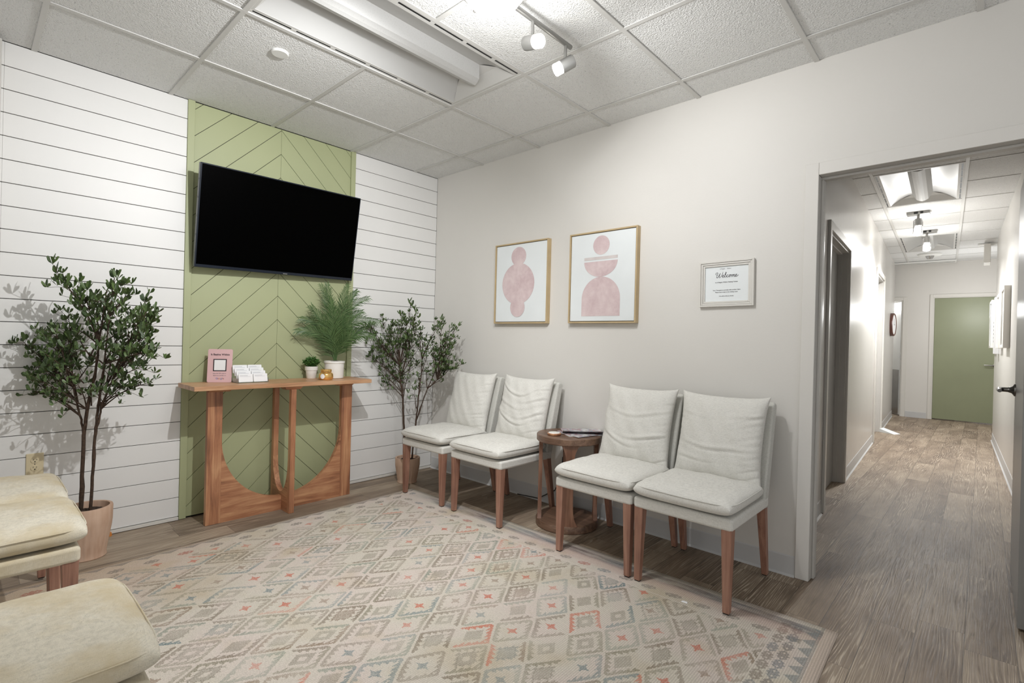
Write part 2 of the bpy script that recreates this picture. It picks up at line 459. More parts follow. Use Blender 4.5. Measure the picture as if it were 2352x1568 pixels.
# ------------------------------------------------------------------ left wall: shiplap + sage chevron panel
def clip(poly, inside, inter):
    out = []
    for i, p in enumerate(poly):
        q = poly[(i + 1) % len(poly)]; a, b = inside(p), inside(q)
        if a: out.append(p)
        if a != b: out.append(inter(p, q))
    return out
def clip_rect(poly, x0, x1, y0, y1):
    for ax, lim, sg in ((0, x0, 1), (0, x1, -1), (1, y0, 1), (1, y1, -1)):
        def ins(p): return (p[ax] - lim) * sg >= -1e-9
        def itx(p, q):
            t = (lim - p[ax]) / (q[ax] - p[ax]); return (p[0] + (q[0] - p[0]) * t, p[1] + (q[1] - p[1]) * t)
        if not poly: return poly
        poly = clip(poly, ins, itx)
    return poly

back = MB().box(-.12, -.012, -5.2, .12, 0, HH + .1)
wl = back.build('wall_left', M['groove']); struct(wl, 'white shiplap wall with a sage green chevron panel in the middle', 'wall')
zs = []; z = .028
lines = [.142 + .1185 * k for k in range(0, 21)]
zz = [.022] + [q for q in lines if q < H - .04] + [H]
m = MB()
for a, b in zip(zz[:-1], zz[1:]):
    m.box(-.012, 0, -2.80, -1.987, a + .0016, b - .0016)
    m.box(-.012, 0, -.828, -.001, a + .0016, b - .0016)
    m.box(-.012, 0, -5.2, -2.80, a + .0016, b - .0016)
m.build('shiplap_boards', M['shiplap'], wl, bevel=.0015, seg=1)
# chevron boards
Y0, Y1, YC = -1.948, -.868, -1.407
m = MB(); sp = .1675; g = .0021
zc0 = 1.45
for k in range(-14, 15):
    za = zc0 + k * sp + g; zb = zc0 + (k + 1) * sp - g      # apex heights of lower and upper edges
    sl = 1.0
    L = [(YC - .0008, za), (YC - .0008, zb), (Y0 - .6, zb - sl * (YC - Y0 + .6)), (Y0 - .6, za - sl * (YC - Y0 + .6))]
    R_ = [(YC + .0008, za), (YC + .0008, zb), (Y1 + .6, zb - sl * (Y1 - YC + .6)), (Y1 + .6, za - sl * (Y1 - YC + .6))]
    for P, xa, xb in ((L, Y0, YC - .0008), (R_, YC + .0008, Y1)):
        P = clip_rect(P, xa, xb, .012, H - .004)
        if len(P) >= 3: m.prism(P, 0, -.012, .0)
o = m.build('chevron_panel', M['green'], wl); tag(o, 'sage green chevron board panel')
m = MB().box(-.012, .012, -1.987, -1.949, .004, H); o = m.build('panel_edge_trim', M['green'], wl, bevel=.001, seg=1)
m = MB().box(-.012, .012, -.867, -.829, .004, H); o = m.build('panel_edge_trim', M['green'], wl, bevel=.001, seg=1)
m = MB().box(-.011, .014, -2.80, -1.99, .004, .020).box(-.011, .014, -.826, -.001, .004, .020)
o = m.build('floor_batten', M['trimw'], wl)
# return at the far left
o = MB().box(.0, .10, -2.96, -2.812, 0, H - .03).build('trim_1', M['trimg'], None, bevel=.003); struct(o, 'narrow painted wall return at the left edge', 'trim')

# ------------------------------------------------------------------ right wall with the opening to the hallway
OX0, OX1, OH = 3.058, 3.862, 2.048
m = MB().box(0, OX0 - .02, 0, .12, 0, HH + .1).box(OX0 - .02, OX1 + .02, 0, .12, OH + .02, HH + .1).box(OX1 + .02, 4.9, 0, .12, 0, HH + .1)
wr = m.build('wall_right', M['wall']); struct(wr, 'warm white wall with framed pictures and the hallway opening', 'wall')
# casing and jamb
m = MB()
m.box(OX0 - .062, OX0, -.012, .0, 0, OH + .062).box(OX1, OX1 + .062, -.012, .0, 0, OH + .062).box(OX0, OX1, -.012, .0, OH, OH + .062)
cs = m.build('trim_2', M['wall'], None, bevel=.003); struct(cs, 'painted casing and stepped jamb of the hallway opening', 'trim')
m = MB()
m.box(OX0 - .02, OX0 + .001, .0005, .1195, 0, OH).box(OX0 + .001, OX0 + .013, .045, .085, 0, OH - .013)
m.box(OX1, OX1 + .02, .0005, .1195, 0, OH).box(OX1 - .012, OX1, .035, .075, 0, OH - .013)
m.box(OX0, OX1, .0005, .1195, OH, OH + .02).box(OX0, OX1, .045, .085, OH - .013, OH)
m.build('jamb', M['trimg'], cs, bevel=.002, seg=1)
m = MB().box(OX0 - .062, OX0 - .02, .12, .132, 0, OH + .062).box(OX0 - .062, OX1 + .062, .12, .132, OH + .02, OH + .062)
m.build('hallway_side_casing', M['trimg'], cs, bevel=.002, seg=1)
# cove base along the right wall
prof = [(0.0, 0.0), (-.016, 0.0), (-.006, .010), (-.004, .098), (-.0015, .104), (0, .104)]
def coved(x0, x1): return MB().prism(prof, 0, x0, x1)
o = coved(.014, OX0 - .063).build('baseboard_right', M['base']); struct(o, 'grey vinyl cove base along the right wall', 'baseboard')

# ------------------------------------------------------------------ hallway shell
def LX(y): return 2.915 - .0487 * y
def RX(y): return 3.978 - .0282 * y
LA = math.atan2(-.0487, 1.0)
def frame_at(x0, slope):      # local frame: s along the wall (+y-ish), n to the right (towards +x)
    L_ = math.hypot(1, slope); d = Vector((slope / L_, 1 / L_, 0)); nrm = Vector((1 / L_, -slope / L_, 0))
    return Matrix(((nrm.x, d.x, 0, x0), (nrm.y, d.y, 0, 0), (0, 0, 1, 0), (0, 0, 0, 1)))
FL = frame_at(2.915, -.0487); FR_ = frame_at(3.978, -.0282)
D2a, D2b, D2h = 1.33, 2.36, 2.035
D3a, D3b, D3h = 4.98, 6.02, 2.16
m = MB()
for a, b in ((.121, D2a), (D2b, D3a), (D3b, 8.36)): m.box(-.12, 0, a, b, 0, HH + .1, FL)
m.box(-.12, 0, D2a, D2b, D2h, HH + .1, FL).box(-.12, 0, D3a, D3b, D3h, HH + .1, FL)
o = m.build('wall_hallway_left', M['hallwall']); struct(o, 'glossy left wall of the hallway with two doorways', 'wall')
m = MB().box(0, .12, .121, 6.47, 0, HH + .1, FR_)
o = m.build('wall_hallway_right', M['hallwall']); struct(o, 'white right wall of the hallway', 'wall')
m = MB().box(3.93, 4.9, 6.38, 6.50, 0, HH + .1).box(4.78, 4.9, 6.5, 8.5, 0, HH + .1)
o = m.build('wall_alcove', M['hallwall']); struct(o, 'hidden side alcove wall at the hallway end', 'wall')
BY = 8.45
m = MB().box(1.6, 2.30, BY, BY + .12, 0, HH + .1).box(2.30, 2.626, BY, BY + .12, 2.06, HH + .1).box(2.626, 3.04, BY, BY + .12, 0, HH + .1)
m.box(3.04, 3.96, BY, BY + .12, 2.10, HH + .1).box(3.96, 4.9, BY, BY + .12, 0, HH + .1)
o = m.build('wall_hallway_end', M['wall']); struct(o, 'end wall of the hallway around the green door', 'wall')
# room glimpsed behind the ajar door, and rooms behind the closed doors
m = MB().box(1.2, 1.3, BY + .12, 9.6, 0, HH).box(1.2, 3.6, 9.5, 9.6, 0, HH).box(3.0, 3.1, BY + .12, 9.5, 0, HH)
o = m.build('wall_back_room', M['wall']); struct(o, 'white walls of the room past the ajar door', 'wall')
def hall_base(fr, a, b, side):
    pr = [(q[0] * -1 * side, q[1]) for q in prof]
    mm = MB(); vs = []
    n = len(pr)
    vs = [(p_[0], a, p_[1]) for p_ in pr] + [(p_[0], b, p_[1]) for p_ in pr]
    fs = [tuple(range(n)), tuple(range(2 * n - 1, n - 1, -1))] + [(i, i + n, (i + 1) % n + n, (i + 1) % n) for i in range(n)]
    return mm.add(vs, fs, fr)
m = hall_base(FL, .135, D2a - .09, 1)
for a, b in ((D2b + .09, D3a - .09), (D3b + .09, 8.35)):
    q = hall_base(FL, a, b, 1); m.add(q.v, q.f)
o = m.build('baseboard_hallway_left', M['base']); struct(o, 'pale cove base along the left hallway wall', 'baseboard')
m = hall_base(FR_, .95, 6.46, -1); o = m.build('baseboard_hallway_right', M['base']); struct(o, 'pale cove base along the right hallway wall', 'baseboard')
m = MB().box(2.69, 2.98, BY - .008, BY, 0, .10); o = m.build('baseboard_hallway_end', M['base']); struct(o, 'pale base between the two end doors', 'baseboard')

def doorway(name, a, b, h, fr, depth=.12, label='', leafmat=M['doorgrey'], leaf_in=.085):
    root = empty(name, (0, 0, 0)); struct(root, label, 'door')
    MB().box(0, .018, a - .062, a, 0, h + .062, fr).box(0, .018, b, b + .062, 0, h + .062, fr).box(0, .018, a, b, h, h + .062, fr).build('casing', M['trimw'], root, bevel=.003)
    MB().box(-.12, .0, a, a + .018, 0, h, fr).box(-.12, 0, b - .018, b, 0, h, fr).box(-.12, 0, a + .018, b - .018, h - .018, h, fr) \
        .box(-.12, -.045, a + .018, a + .03, 0, h - .018, fr).box(-.12, -.045, b - .03, b - .018, 0, h - .018, fr).box(-.12, -.045, a + .03, b - .03, h - .03, h - .018, fr).build('jamb', M['trimg'], root, bevel=.002, seg=1)
    MB().box(-.116, -.076, a + .022, b - .022, .008, h - .02, fr).build('door_leaf', leafmat, root)
    return root
doorway('door_2', D2a, D2b, D2h, FL, label='nearer grey door on the left side of the hallway')
doorway('door_3', D3a, D3b, D3h, FL, label='farther grey door on the left side of the hallway')

# green door at the end
g5 = empty('door_5', (3.5, BY, 0)); struct(g5, 'sage green door at the end of the hallway', 'door')
MB().box(-.505, -.46, -.016, 0, 0, 2.152).box(-.46, .50, -.016, 0, 2.10, 2.152).box(.46, .505, -.016, 0, 0, 2.10).build('casing', M['trimw'], g5, bevel=.003)
MB().box(-.46, -.444, 0, .12, 0, 2.10).box(.444, .46, 0, .12, 0, 2.10).box(-.444, .444, 0, .12, 2.086, 2.10).build('jamb', M['trimw'], g5)
MB().box(-.442, .442, .012, .055, .018, 2.084).build('door_leaf', M['doorgreen'], g5)
hd = MB().lathe([(.026, 0), (.026, .008), (.012, .012), (.011, .05)], 20, Matrix.Translation((.33, .012, .962)) @ Matrix.Rotation(PI / 2, 4, 'X'))
hd.tube([(.33, -.036, .962), (.29, -.04, .962), (.20, -.04, .965)], [.010, .009, .008], 8)
hd.build('lever_handle', M['steel'], g5, smooth='auto')
# ajar white door on the left of the end wall
g4 = empty('door_4', (2.626, BY, 0)); struct(g4, 'white door standing ajar at the left of the end wall', 'door')
MB().box(0, .06, -.016, 0, 0, 2.12).box(-.33, 0, -.016, 0, 2.06, 2.12).build('casing', M['trimw'], g4, bevel=.003)
MB().box(-.016, 0, 0, .12, 0, 2.06).build('jamb', M['trimw'], g4)
lf = Matrix.Translation((-.018, .128, 0)) @ Matrix.Rotation(math.radians(118), 4, 'Z')
MB().box(0, .82, -.02, .02, .012, 2.045, lf).build('door_leaf', M['white'], g4)
MB().box(.03, .79, .02, .023, .02, .82, lf).build('kick_plate', M['chrome'], g4)
for zh in (1.78, 1.05, .25): MB().tube([(-.02, .112, zh - .05), (-.02, .112, zh + .05)], .010, 8).build('hinge', M['chrome'], g4)
# open grey door beside the opening, seen nearly edge-on
g1 = empty('door_1', (3.855, .135, 0)); struct(g1, 'open grey door leaf with a lever handle at the right edge', 'door')
MB().box(-.046, -.004, .0, .745, .012, 2.035).build('door_leaf', M['doorgrey'], g1, bevel=.002, seg=1)
rm = Matrix.Translation((-.046, .675, .985)) @ Matrix.Rotation(-PI / 2, 4, 'Y')
h = empty('lever_handle', (0, 0, 0)); h.parent = g1; h['label'] = 'dark metal lever handle'
MB().lathe([(.033, 0), (.032, .006), (.018, .014), (.012, .03), (.0115, .055)], 24, rm).build('rose', M['steel'], h, smooth='auto')
MB().tube([(-.098, .672, .985), (-.108, .66, .985), (-.110, .62, .986), (-.108, .56, .984)], [.012, .013, .010, .009], 10).build('lever', M['steel'], h, smooth='auto')

# ------------------------------------------------------------------ ceilings
def ceil_cells(xs, ys, z, skip, name, fr=None, label=''):
    m = MB()
    for i in range(len(xs) - 1):
        for j in range(len(ys) - 1):
            if (i, j) in skip: continue
            if xs[i + 1] - xs[i] < .02 or ys[j + 1] - ys[j] < .02: continue
            m.box(xs[i] + .0005, xs[i + 1] - .0005, ys[j] + .0005, ys[j + 1] - .0005, z + .001, z + .018, fr)
    o = m.build(name, M['tile']); struct(o, label, 'ceiling'); return o
xs = [0.0] + [GA + k * T for k in range(0, 7)] + [4.9]
ys = [-5.2] + sorted([-(GY + k * T) for k in range(0, 9) if GY + k * T < 5.15]) + [0.0]
tx = xs.index(GA + T); ty1 = min(range(len(ys)), key=lambda i: abs(ys[i] + (GY + T)))
skip = {(tx, ty1 - 1), (tx, ty1 - 2)}
ce = ceil_cells(xs, ys, H, skip, 'ceiling', None, 'drop ceiling of fissured grey-white acoustic tiles')
m = MB()
for x in xs[1:-1]: m.box(x - .012, x + .012, -5.2, 0, H - .006, H + .0005)
for y in ys[1:-1]:
    segs = [(0, 4.9)]
    if abs(y - ys[ty1 - 1]) < .01: segs = [(0, xs[tx] + .01), (xs[tx + 1] - .01, 4.9)]
    for a, b in segs: m.box(a, b, y - .012, y + .012, H - .0055, H + .0005)
m.build('ceiling_grid', M['tee'], ce, bevel=.0015, seg=1)
MB().box(-.12, 4.9, -5.2, .12, H + .22, H + .24).build('ceiling_plenum', M['tee'], ce)
# hallway ceiling in a slightly skewed frame
FC = frame_at(3.66, -.0395)
hx = [-1.55, -.63 - .61, -.63, 0.0, .61, 1.5]
hy = [.121] + [.60, 1.25, 1.90, 2.52, 3.15, 3.81, 4.46, 5.10, 5.73, 6.40, 7.06, 7.66, 8.20] + [BY + .04]
hskip = {(2, hy.index(2.52)), (2, hy.index(3.15)), (2, hy.index(5.73)), (2, hy.index(6.40))}
hc = ceil_cells(hx, hy, HH, hskip, 'ceiling_hallway', FC, 'acoustic tile ceiling of the hallway')
m = MB()
for x in (-1.24, -.63, 0.0): m.box(x - .012, x + .012, .12, BY + .04, HH - .006, HH + .0005, FC)
for y in hy[1:-1]:
    for a, b in (((-1.5, -.63), (0.0, 1.5)) if y in (3.15, 6.40) else ((-1.5, 1.5),)): m.box(a, b, y - .007, y + .007, HH - .003, HH + .0004, FC)
m.build('ceiling_grid', M['tee'], hc)
MB().box(1.2, 4.9, .12, 9.6, HH + .22, HH + .24).build('ceiling_plenum', M['tee'], hc)

def troffer(name, W, L, z, fr, label, cat='ceiling light'):
    """recessed volumetric troffer; local x across (0..W), y along (0..L)"""
    org = fr @ Vector((W / 2, L / 2, z))
    root = empty(name, org); tag(root, label, cat, None)
    def P(m_, nm, mt, **k):
        m_.v = [tuple(Vector(q) - org) for q in m_.v]; return m_.build(nm, mt, root, **k)
    fr2 = fr @ Matrix.Translation((0, 0, z))
    e = .012; s0 = .052; xa = W * .37; xb = W * .63; rz = .075; ye = .10
    m = MB()       # flange
    m.box(e, .022, e, L - e, -.001, .02, fr2).box(.034, s0, e, L - e, -.001, .02, fr2)
    m.box(W - .022, W - e, e, L - e, -.001, .02, fr2).box(W - s0, W - .034, e, L - e, -.001, .02, fr2)
    m.box(s0, W - s0, e, e + .014, -.001, .02, fr2).box(s0, W - s0, L - e - .014, L - e, -.001, .02, fr2)
    n = 6 if L > 1 else 3
    for k in range(n + 1):
        y = e + (L - 2 * e) * k / n
        for xx in (.022, W - .034): m.box(xx, xx + .012, max(e, y - .012), min(L - e, y + .012), -.0014, .02, fr2)
    P(m, 'frame', M['tee'])
    P(MB().box(.022, .034, e, L - e, -.0004, .02, fr2).box(W - .034, W - .022, e, L - e, -.0004, .02, fr2), 'air_slot', M['black'])
    # side reflectors
    y0, y1 = e + .014, L - e - .014
    for nm, (p0, p1) in (('side_reflector', (s0, xa)), ('side_reflector', (W - s0, xb))):
        vs = []; NN = 6
        for k in range(NN + 1):
            t = k / NN; x = p0 + (p1 - p0) * t; zz_ = rz * math.sin(t * PI / 2)
            vs += [(x, y0 + ye * (t), zz_), (x, y1 - ye * (t), zz_)]
        fs = [(2 * k, 2 * k + 1, 2 * k + 3, 2 * k + 2) for k in range(NN)]
        P(MB().add(vs, fs, fr2), nm, M['mirrorlam'], smooth=True)
    for yA, yB in ((y0, y0 + ye), (y1, y1 - ye)):
        vs = [(s0, yA, 0), (W - s0, yA, 0), (xb, yB, rz), (xa, yB, rz)]
        vs += [(s0 + (xa - s0) * .5, yA + (yB - yA) * .5, rz * .707), (W - s0 - (xa - s0) * .5, yA + (yB - yA) * .5, rz * .707)]
        P(MB().add(vs, [(0, 1, 5, 4), (4, 5, 2, 3)], fr2), 'end_reflector', M['tee'], smooth=False)
    # centre basket: trapezoid lens hanging from the reflectors
    bx = [(xa, rz), (xa + .035, .020), (xa + .06, .008), (W / 2, .002), (xb - .06, .008), (xb - .035, .020), (xb, rz)]
    vs = []
    for x, zz_ in bx:
        q = .05 * (zz_ / rz)
        vs += [(x, y0 + ye * .55 + (0.45 * ye) * (zz_ / rz), zz_), (x, y1 - ye * .55 - .45 * ye * (zz_ / rz), zz_)]
    fs = [(2 * k, 2 * k + 1, 2 * k + 3, 2 * k + 2) for k in range(6)]
    fs += [tuple(2 * k for k in range(7)), tuple(2 * k + 1 for k in range(7))]
    P(MB().add(vs, fs, fr2), 'lens_basket', M['perf'])
    P(MB().box(.012, W - .012, .012, L - .012, .09, .12, fr2), 'housing', M['tee'])
    return root
I4 = Matrix.Identity(4)
troffer('recessed_troffer', T, 2 * T, H, Matrix.Translation((GA + T, -(GY + 3 * T), 0)), 'long recessed ceiling fixture, unlit, over the waiting room')
t2 = troffer('recessed_troffer', .63, 1.29, HH, FC @ Matrix.Translation((-.63, 2.52, 0)), 'recessed ceiling fixture in the hallway, nearer to the opening')
t2['group'] = 'recessed fixtures along the hallway ceiling'
t3 = troffer('recessed_troffer', .63, 1.33, HH, FC @ Matrix.Translation((-.63, 5.73, 0)), 'recessed ceiling fixture farther down the hallway, behind the bulbs')
t3['group'] = 'recessed fixtures along the hallway ceiling'
m = MB().box(-1.1, .0, 8.16, 8.40, HH - .03, HH - .004, FC)
o = m.build('air_diffuser', M['white'], None, bevel=.004); tag(o, 'white slotted ceiling air diffuser against the hallway end wall', 'air diffuser')
MB().box(-1.08, -.02, 8.20, 8.212, HH - .0315, HH - .029, FC).box(-1.08, -.02, 8.30, 8.312, HH - .0315, HH - .029, FC).build('slot', M['black'], o)

# sprinkler cover, smoke detector, hanging sign
def disc(name, loc, r, h, label, cat, mat=M['white']):
    o = MB().lathe([(0, -h), (r * .9, -h), (r, -h * .6), (r, 0), (0, 0)], 40).build(name, mat, None, smooth='auto'); o.location = loc; tag(o, label, cat); return o
disc('sprinkler_cover', (.985, -1.83, H + .002), .042, .012, 'small round white cover plate on the waiting room ceiling', 'sprinkler cover')
sd = disc('smoke_detector', (3.04, 7.40, HH), .15, .03, 'round white detector on the hallway ceiling past the bulbs', 'smoke detector')
MB().lathe([(0, -.085), (.03, -.08), (.05, -.05), (.055, -.03)], 24).build('sensor_dome', M['chrome'], sd, smooth='auto')
hs = empty('hanging_sign', (3.70, 6.82, HH), 0, 'white sign hung from the hallway ceiling, seen edge-on', 'sign')
MB().box(-.10, .10, -.06, .06, -.022, 0).build('ceiling_mount', M['white'], hs, bevel=.003)
MB().box(-.035, .035, -.16, .16, -.285, -.022).build('sign_box', M['trimw'], hs, bevel=.006)

# ------------------------------------------------------------------ track light
tl = empty('track_light', (2.2, -1.52, H), 0, 'brushed nickel ceiling bar light with a round dome and swivel spots', 'ceiling light')
MB().tube([(0, .56, -.045), (0, -.60, -.045)], .011, 12).build('bar', M['nickel'], tl, smooth='auto')
MB().lathe([(0, 0), (.06, 0), (.06, -.012), (.012, -.03), (.012, -.05)], 32, Matrix.Translation((.03, 0, -.0))).build('canopy', M['nickel'], tl, smooth='auto')
DX, DY = .035, .0
MB().lathe([(.10, -.045), (.128, -.055), (.131, -.085), (.124, -.09), (.120, -.062), (.10, -.052)], 48, Matrix.Translation((DX, DY, 0))).build('dome_ring', M['nickel'], tl, smooth='auto')
M['domeglow'] = emis('glowing_dome_glass', (255, 252, 246), 3.0)
dm = MB().lathe([(.121, -.062), (.119, -.082), (.105, -.115), (.08, -.138), (.045, -.152), (0, -.157)], 48, Matrix.Translation((DX, DY, 0))).build('dome_shade', M['domeglow'], tl, smooth='auto')
for k in range(3):
    t = 2 * PI * k / 3 + .9; cx_, cy_ = DX + .128 * math.cos(t), DY + .128 * math.sin(t)
    MB().box(cx_ - .006, cx_ + .006, cy_ - .006, cy_ + .006, -.102, -.075).build('clip', M['nickel'], tl, bevel=.002)
M['bulbglow'] = emis('glowing_spot_glass', (255, 252, 244), 7.0)
def head(y, aim, glow=True):
    hd_ = empty('spot_head', (0, y, -.045)); hd_.parent = tl
    MB().tube([(0, 0, 0), (0, 0, -.075)], .0075, 10).build('stem', M['nickel'], hd_, smooth='auto')
    aim = Vector(aim).normalized(); q = aim.to_track_quat('Z', 'Y').to_matrix().to_4x4()
    mt = Matrix.Translation((0, 0, -.10)) @ q
    MB().lathe([(0, -.045), (.026, -.045), (.030, -.040), (.0305, .022), (.028, .022), (.027, -.02), (0, -.02)], 32, mt).build('housing', M['nickel'], hd_, smooth='auto')
    MB().lathe([(.0265, .0), (.0275, .022), (.0285, .052), (.026, .056), (0, .056)], 32, mt).build('glass', M['bulbglow'], hd_, smooth='auto')
    return hd_, (Vector((2.2, -1.52, H)) + Vector((0, y, -.145)) + aim * .075)
heads = [(.52, (-.55, -.50, -.42)), (.28, (.80, -.05, -.22)), (-.30, (-.9, .1, -.45)), (-.54, (-.6, -.5, -.5))]
pts = []
for y, aim in heads: pts.append(head(y, aim)[1])

def point(loc, e, r=.03, col=(.985, .99, 1.0)):
    d = bpy.data.lights.new('lamp', 'POINT'); d.energy = e; d.shadow_soft_size = r; d.color = col
    o = bpy.data.objects.new('lamp', d); COL.objects.link(o); o.location = loc; return o
def spot(loc, aim, e, ang=120, r=.03, col=(.985, .99, 1.0)):
    d = bpy.data.lights.new('spot', 'SPOT'); d.energy = e; d.shadow_soft_size = r; d.color = col; d.spot_size = math.radians(ang); d.spot_blend = .7
    o = bpy.data.objects.new('spot', d); COL.objects.link(o); o.location = loc; o.rotation_euler = Vector(aim).to_track_quat('-Z', 'Y').to_euler(); return o

# ------------------------------------------------------------------ hallway ceiling spots
def hall_spot(loc, label):
    root = empty('ceiling_spotlight', loc, 0, label, 'ceiling light', 'bare ceiling spots in the hallway')
    MB().box(-.10, .10, -.05, .05, -.03, 0).build('mount', M['nickel'], root, bevel=.004)
    MB().box(-.035, .0, -.052, -.048, -.028, -.004).box(.02, .045, -.052, -.048, -.028, -.004).build('mount_slot', M['black'], root)
    MB().tube([(0, 0, -.03), (.0, 0, -.07)], .012, 10).build('stem', M['nickel'], root, smooth='auto')
    m_ = MB()
    for k in range(4):
        t = PI / 4 + k * PI / 2; m_.tube([(.01 * math.cos(t), .01 * math.sin(t), -.07), (.05 * math.cos(t), .05 * math.sin(t), -.10), (.052 * math.cos(t), .052 * math.sin(t), -.24)], .005, 6)
    m_.build('cage', M['chrome'], root, smooth='auto')
    MB().lathe([(0, -.07), (.03, -.075), (.028, -.15), (0, -.15)], 24).build('socket', M['nickel'], root, smooth='auto')
    MB().lathe([(0, -.15), (.022, -.155), (.038, -.19), (.042, -.22), (.034, -.25), (0, -.262)], 24).build('bulb', M['hbulb'], root, smooth='auto')
    return root
M['hbulb'] = emis('glowing_hall_bulb', (255, 253, 248), 30.0)
hall_spot((3.13, 4.2, HH), 'lit bare ceiling spot in the hallway on a square mount, the nearer of two')
hall_spot((3.13, 5.38, HH), 'lit bare ceiling spot in the hallway, the farther of two')
spot((3.13, 4.2, HH - .27), (0, 0, -1), 150, 165, .035); spot((3.13, 5.38, HH - .27), (0, 0, -1), 100, 165, .035)
point((3.13, 4.2, HH - .33), 5, .035); point((3.13, 5.38, HH - .33), 5, .035)
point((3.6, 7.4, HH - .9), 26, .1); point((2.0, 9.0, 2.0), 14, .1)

# ------------------------------------------------------------------ lamps of the waiting room and soft light from the open room behind
spot(Vector(pts[2]) + Vector((-.03, 0, -.02)), (-.75, .03, -.66), 114, 138, .014)
spot(Vector(pts[3]) + Vector((-.03, -.02, -.02)), (-.6, -.5, -.6), 6, 150, .03)
spot(Vector(pts[0]) + Vector((-.03, -.03, -.02)), (-.5, .3, -.8), 10, 150, .03)
spot(Vector(pts[1]) + Vector((.05, 0, -.03)), (.3, .7, -.8), 34, 160, .03)
point((2.235, -1.52, H - .30), 15, .10)
W = bpy.data.worlds.new('world'); SC.world = W; W.use_nodes = True
W.node_tree.nodes['Background'].inputs[0].default_value = (.97, .985, 1.0, 1); W.node_tree.nodes['Background'].inputs[1].default_value = .75

# ------------------------------------------------------------------ television
tv = empty('television', (.14, -1.4160, 1.9055), 0, 'large black wall-mounted television tilted down on the green panel', 'television')
tv.rotation_euler = (Matrix.Rotation(.0358, 4, 'Z') @ Matrix.Rotation(.198, 4, 'Y') @ Matrix.Rotation(.0240, 4, 'X')).to_euler()
w_, h_ = 1.0915 / 2, 1.0915 * .579 / 2
MB().box(-.038, -.004, -w_, w_, -h_, h_).build('bezel', M['tvbezel'], tv, bevel=.004)
MB().box(-.0055, -.0025, -w_ + .008, w_ - .008, -h_ + .020, h_ - .007).build('screen', M['screen'], tv)
MB().box(-.062, -.038, -w_ * .55, w_ * .55, -h_ * .1, h_ * .7).build('rear_housing', M['black'], tv, bevel=.01)
MB().box(-.004, -.003, .005, .035, -h_ + .005, -h_ + .010).build('badge', M['chrome'], tv)
mt_ = tv.rotation_euler.to_matrix().inverted()
MB().box(-.118, -.062, -.14, .14, 0, .15).build('wall_bracket', M['black'], tv)

# ------------------------------------------------------------------ console table
ct = empty('console_table', (.2, -1.43, 0), 0, 'wooden console table with curved cut-out legs against the green panel', 'table')
MB().box(-.168, .158, -.583, .575, .836, .863).build('table_top', M['acaciatop'], ct, bevel=.002, seg=1)
# front frame with a U-shaped cut-out, in the plane parallel to the wall
def ucut(u0, u1, pw, zb, ztop, N=28):
    """two posts joined by a bowl: outline polygon in (u,z)"""
    c_ = (u0 + u1) / 2; r_ = (u1 - u0) / 2 - pw; zc = zb + r_ if r_ < .5 else zb + r_
    pts_ = [(u0, 0), (u1, 0), (u1, ztop), (u1 - pw, ztop)]
    return c_, r_
def post(name, u0, u1, z0, z1, axis, th0, th1, mat):
    mm = MB()
    if axis == 'y': mm.box(th0, th1, u0, u1, z0, z1)
    else: mm.box(u0, u1, th0, th1, z0, z1)
    return mm.build(name, mat, ct, bevel=.0015, seg=1)
A0, A1 = -.474, .488; PW = .083; R0 = (A1 - A0) / 2 - PW; AC = (A0 + A1) / 2; ZB = .094
post('leg_post', A0, A0 + PW, 0, .818, 'y', 0, .034, M['acacia2'])
post('leg_post', A1 - PW, A1, 0, .818, 'y', 0, .034, M['acacia2'])
ZC = ZB + R0 * 1.06
def bowl(ua, ub, name):
    # quarter bowl between post inner side (ua) and centre (ub)
    N = 24; pts_ = []
    for k in range(N + 1):
        t = PI / 2 * k / N; x_ = R0 * math.cos(t); z_ = ZC - R0 * 1.06 * math.sin(t)
        sgn = -1 if ua < AC else 1
        pts_.append((AC + sgn * x_, z_))
    mm = MB(); base = pts_
    vs = []; fs = []
    n = len(base)
    for th in (.0015, .0325):
        vs += [(th, a, b) for a, b in base] + [(th, a, 0) for a, b in base]
    for s_ in (0, 2 * n):
        for i in range(n - 1): fs.append((s_ + i, s_ + i + 1, s_ + n + i + 1, s_ + n + i))
    for i in range(n - 1):
        fs.append((i, i + 1, 2 * n + i + 1, 2 * n + i)); fs.append((n + i, n + i + 1, 3 * n + i + 1, 3 * n + i))
    fs.append((0, n, 3 * n, 2 * n)); fs.append((n - 1, 2 * n - 1, 4 * n - 1, 3 * n - 1))
    return mm.add(vs, fs).build(name, M['acacia1'], ct, smooth='auto')
bowl(A0 + PW, AC - .001, 'curved_brace'); bowl(A1 - PW, AC + .001, 'curved_brace')
# cross frame perpendicular to it
B0, B1, BP = -.145, .155, .034; BR = (B1 - B0) / 2 - BP; BC = (B0 + B1) / 2; ZBB = .118; CY = -.002
N = 16; arc = [(BC + BR * math.cos(PI + PI * k / N), ZBB + BR * 1.9 + BR * 1.9 * math.sin(PI + PI * k / N)) for k in range(N + 1)]
vs = []; fs = []; n = N + 1
for th in (CY - .017, CY + .017):
    vs += [(a, th, b) for a, b in arc] + [(a, th, 0) for a, b in arc]
for s_ in (0, 2 * n):
    for i in range(n - 1): fs.append((s_ + i, s_ + i + 1, s_ + n + i + 1, s_ + n + i))
for i in range(n - 1):
    fs.append((i, i + 1, 2 * n + i + 1, 2 * n + i)); fs.append((n + i, n + i + 1, 3 * n + i + 1, 3 * n + i))
fs.append((0, n, 3 * n, 2 * n)); fs.append((n - 1, 2 * n - 1, 4 * n - 1, 3 * n - 1))
MB().add(vs, fs).build('cross_brace', M['acacia0'], ct, smooth='auto')
post('leg_post', B0, B0 + BP, 0, .818, 'x', CY - .017, CY + .017, M['acacia2'])
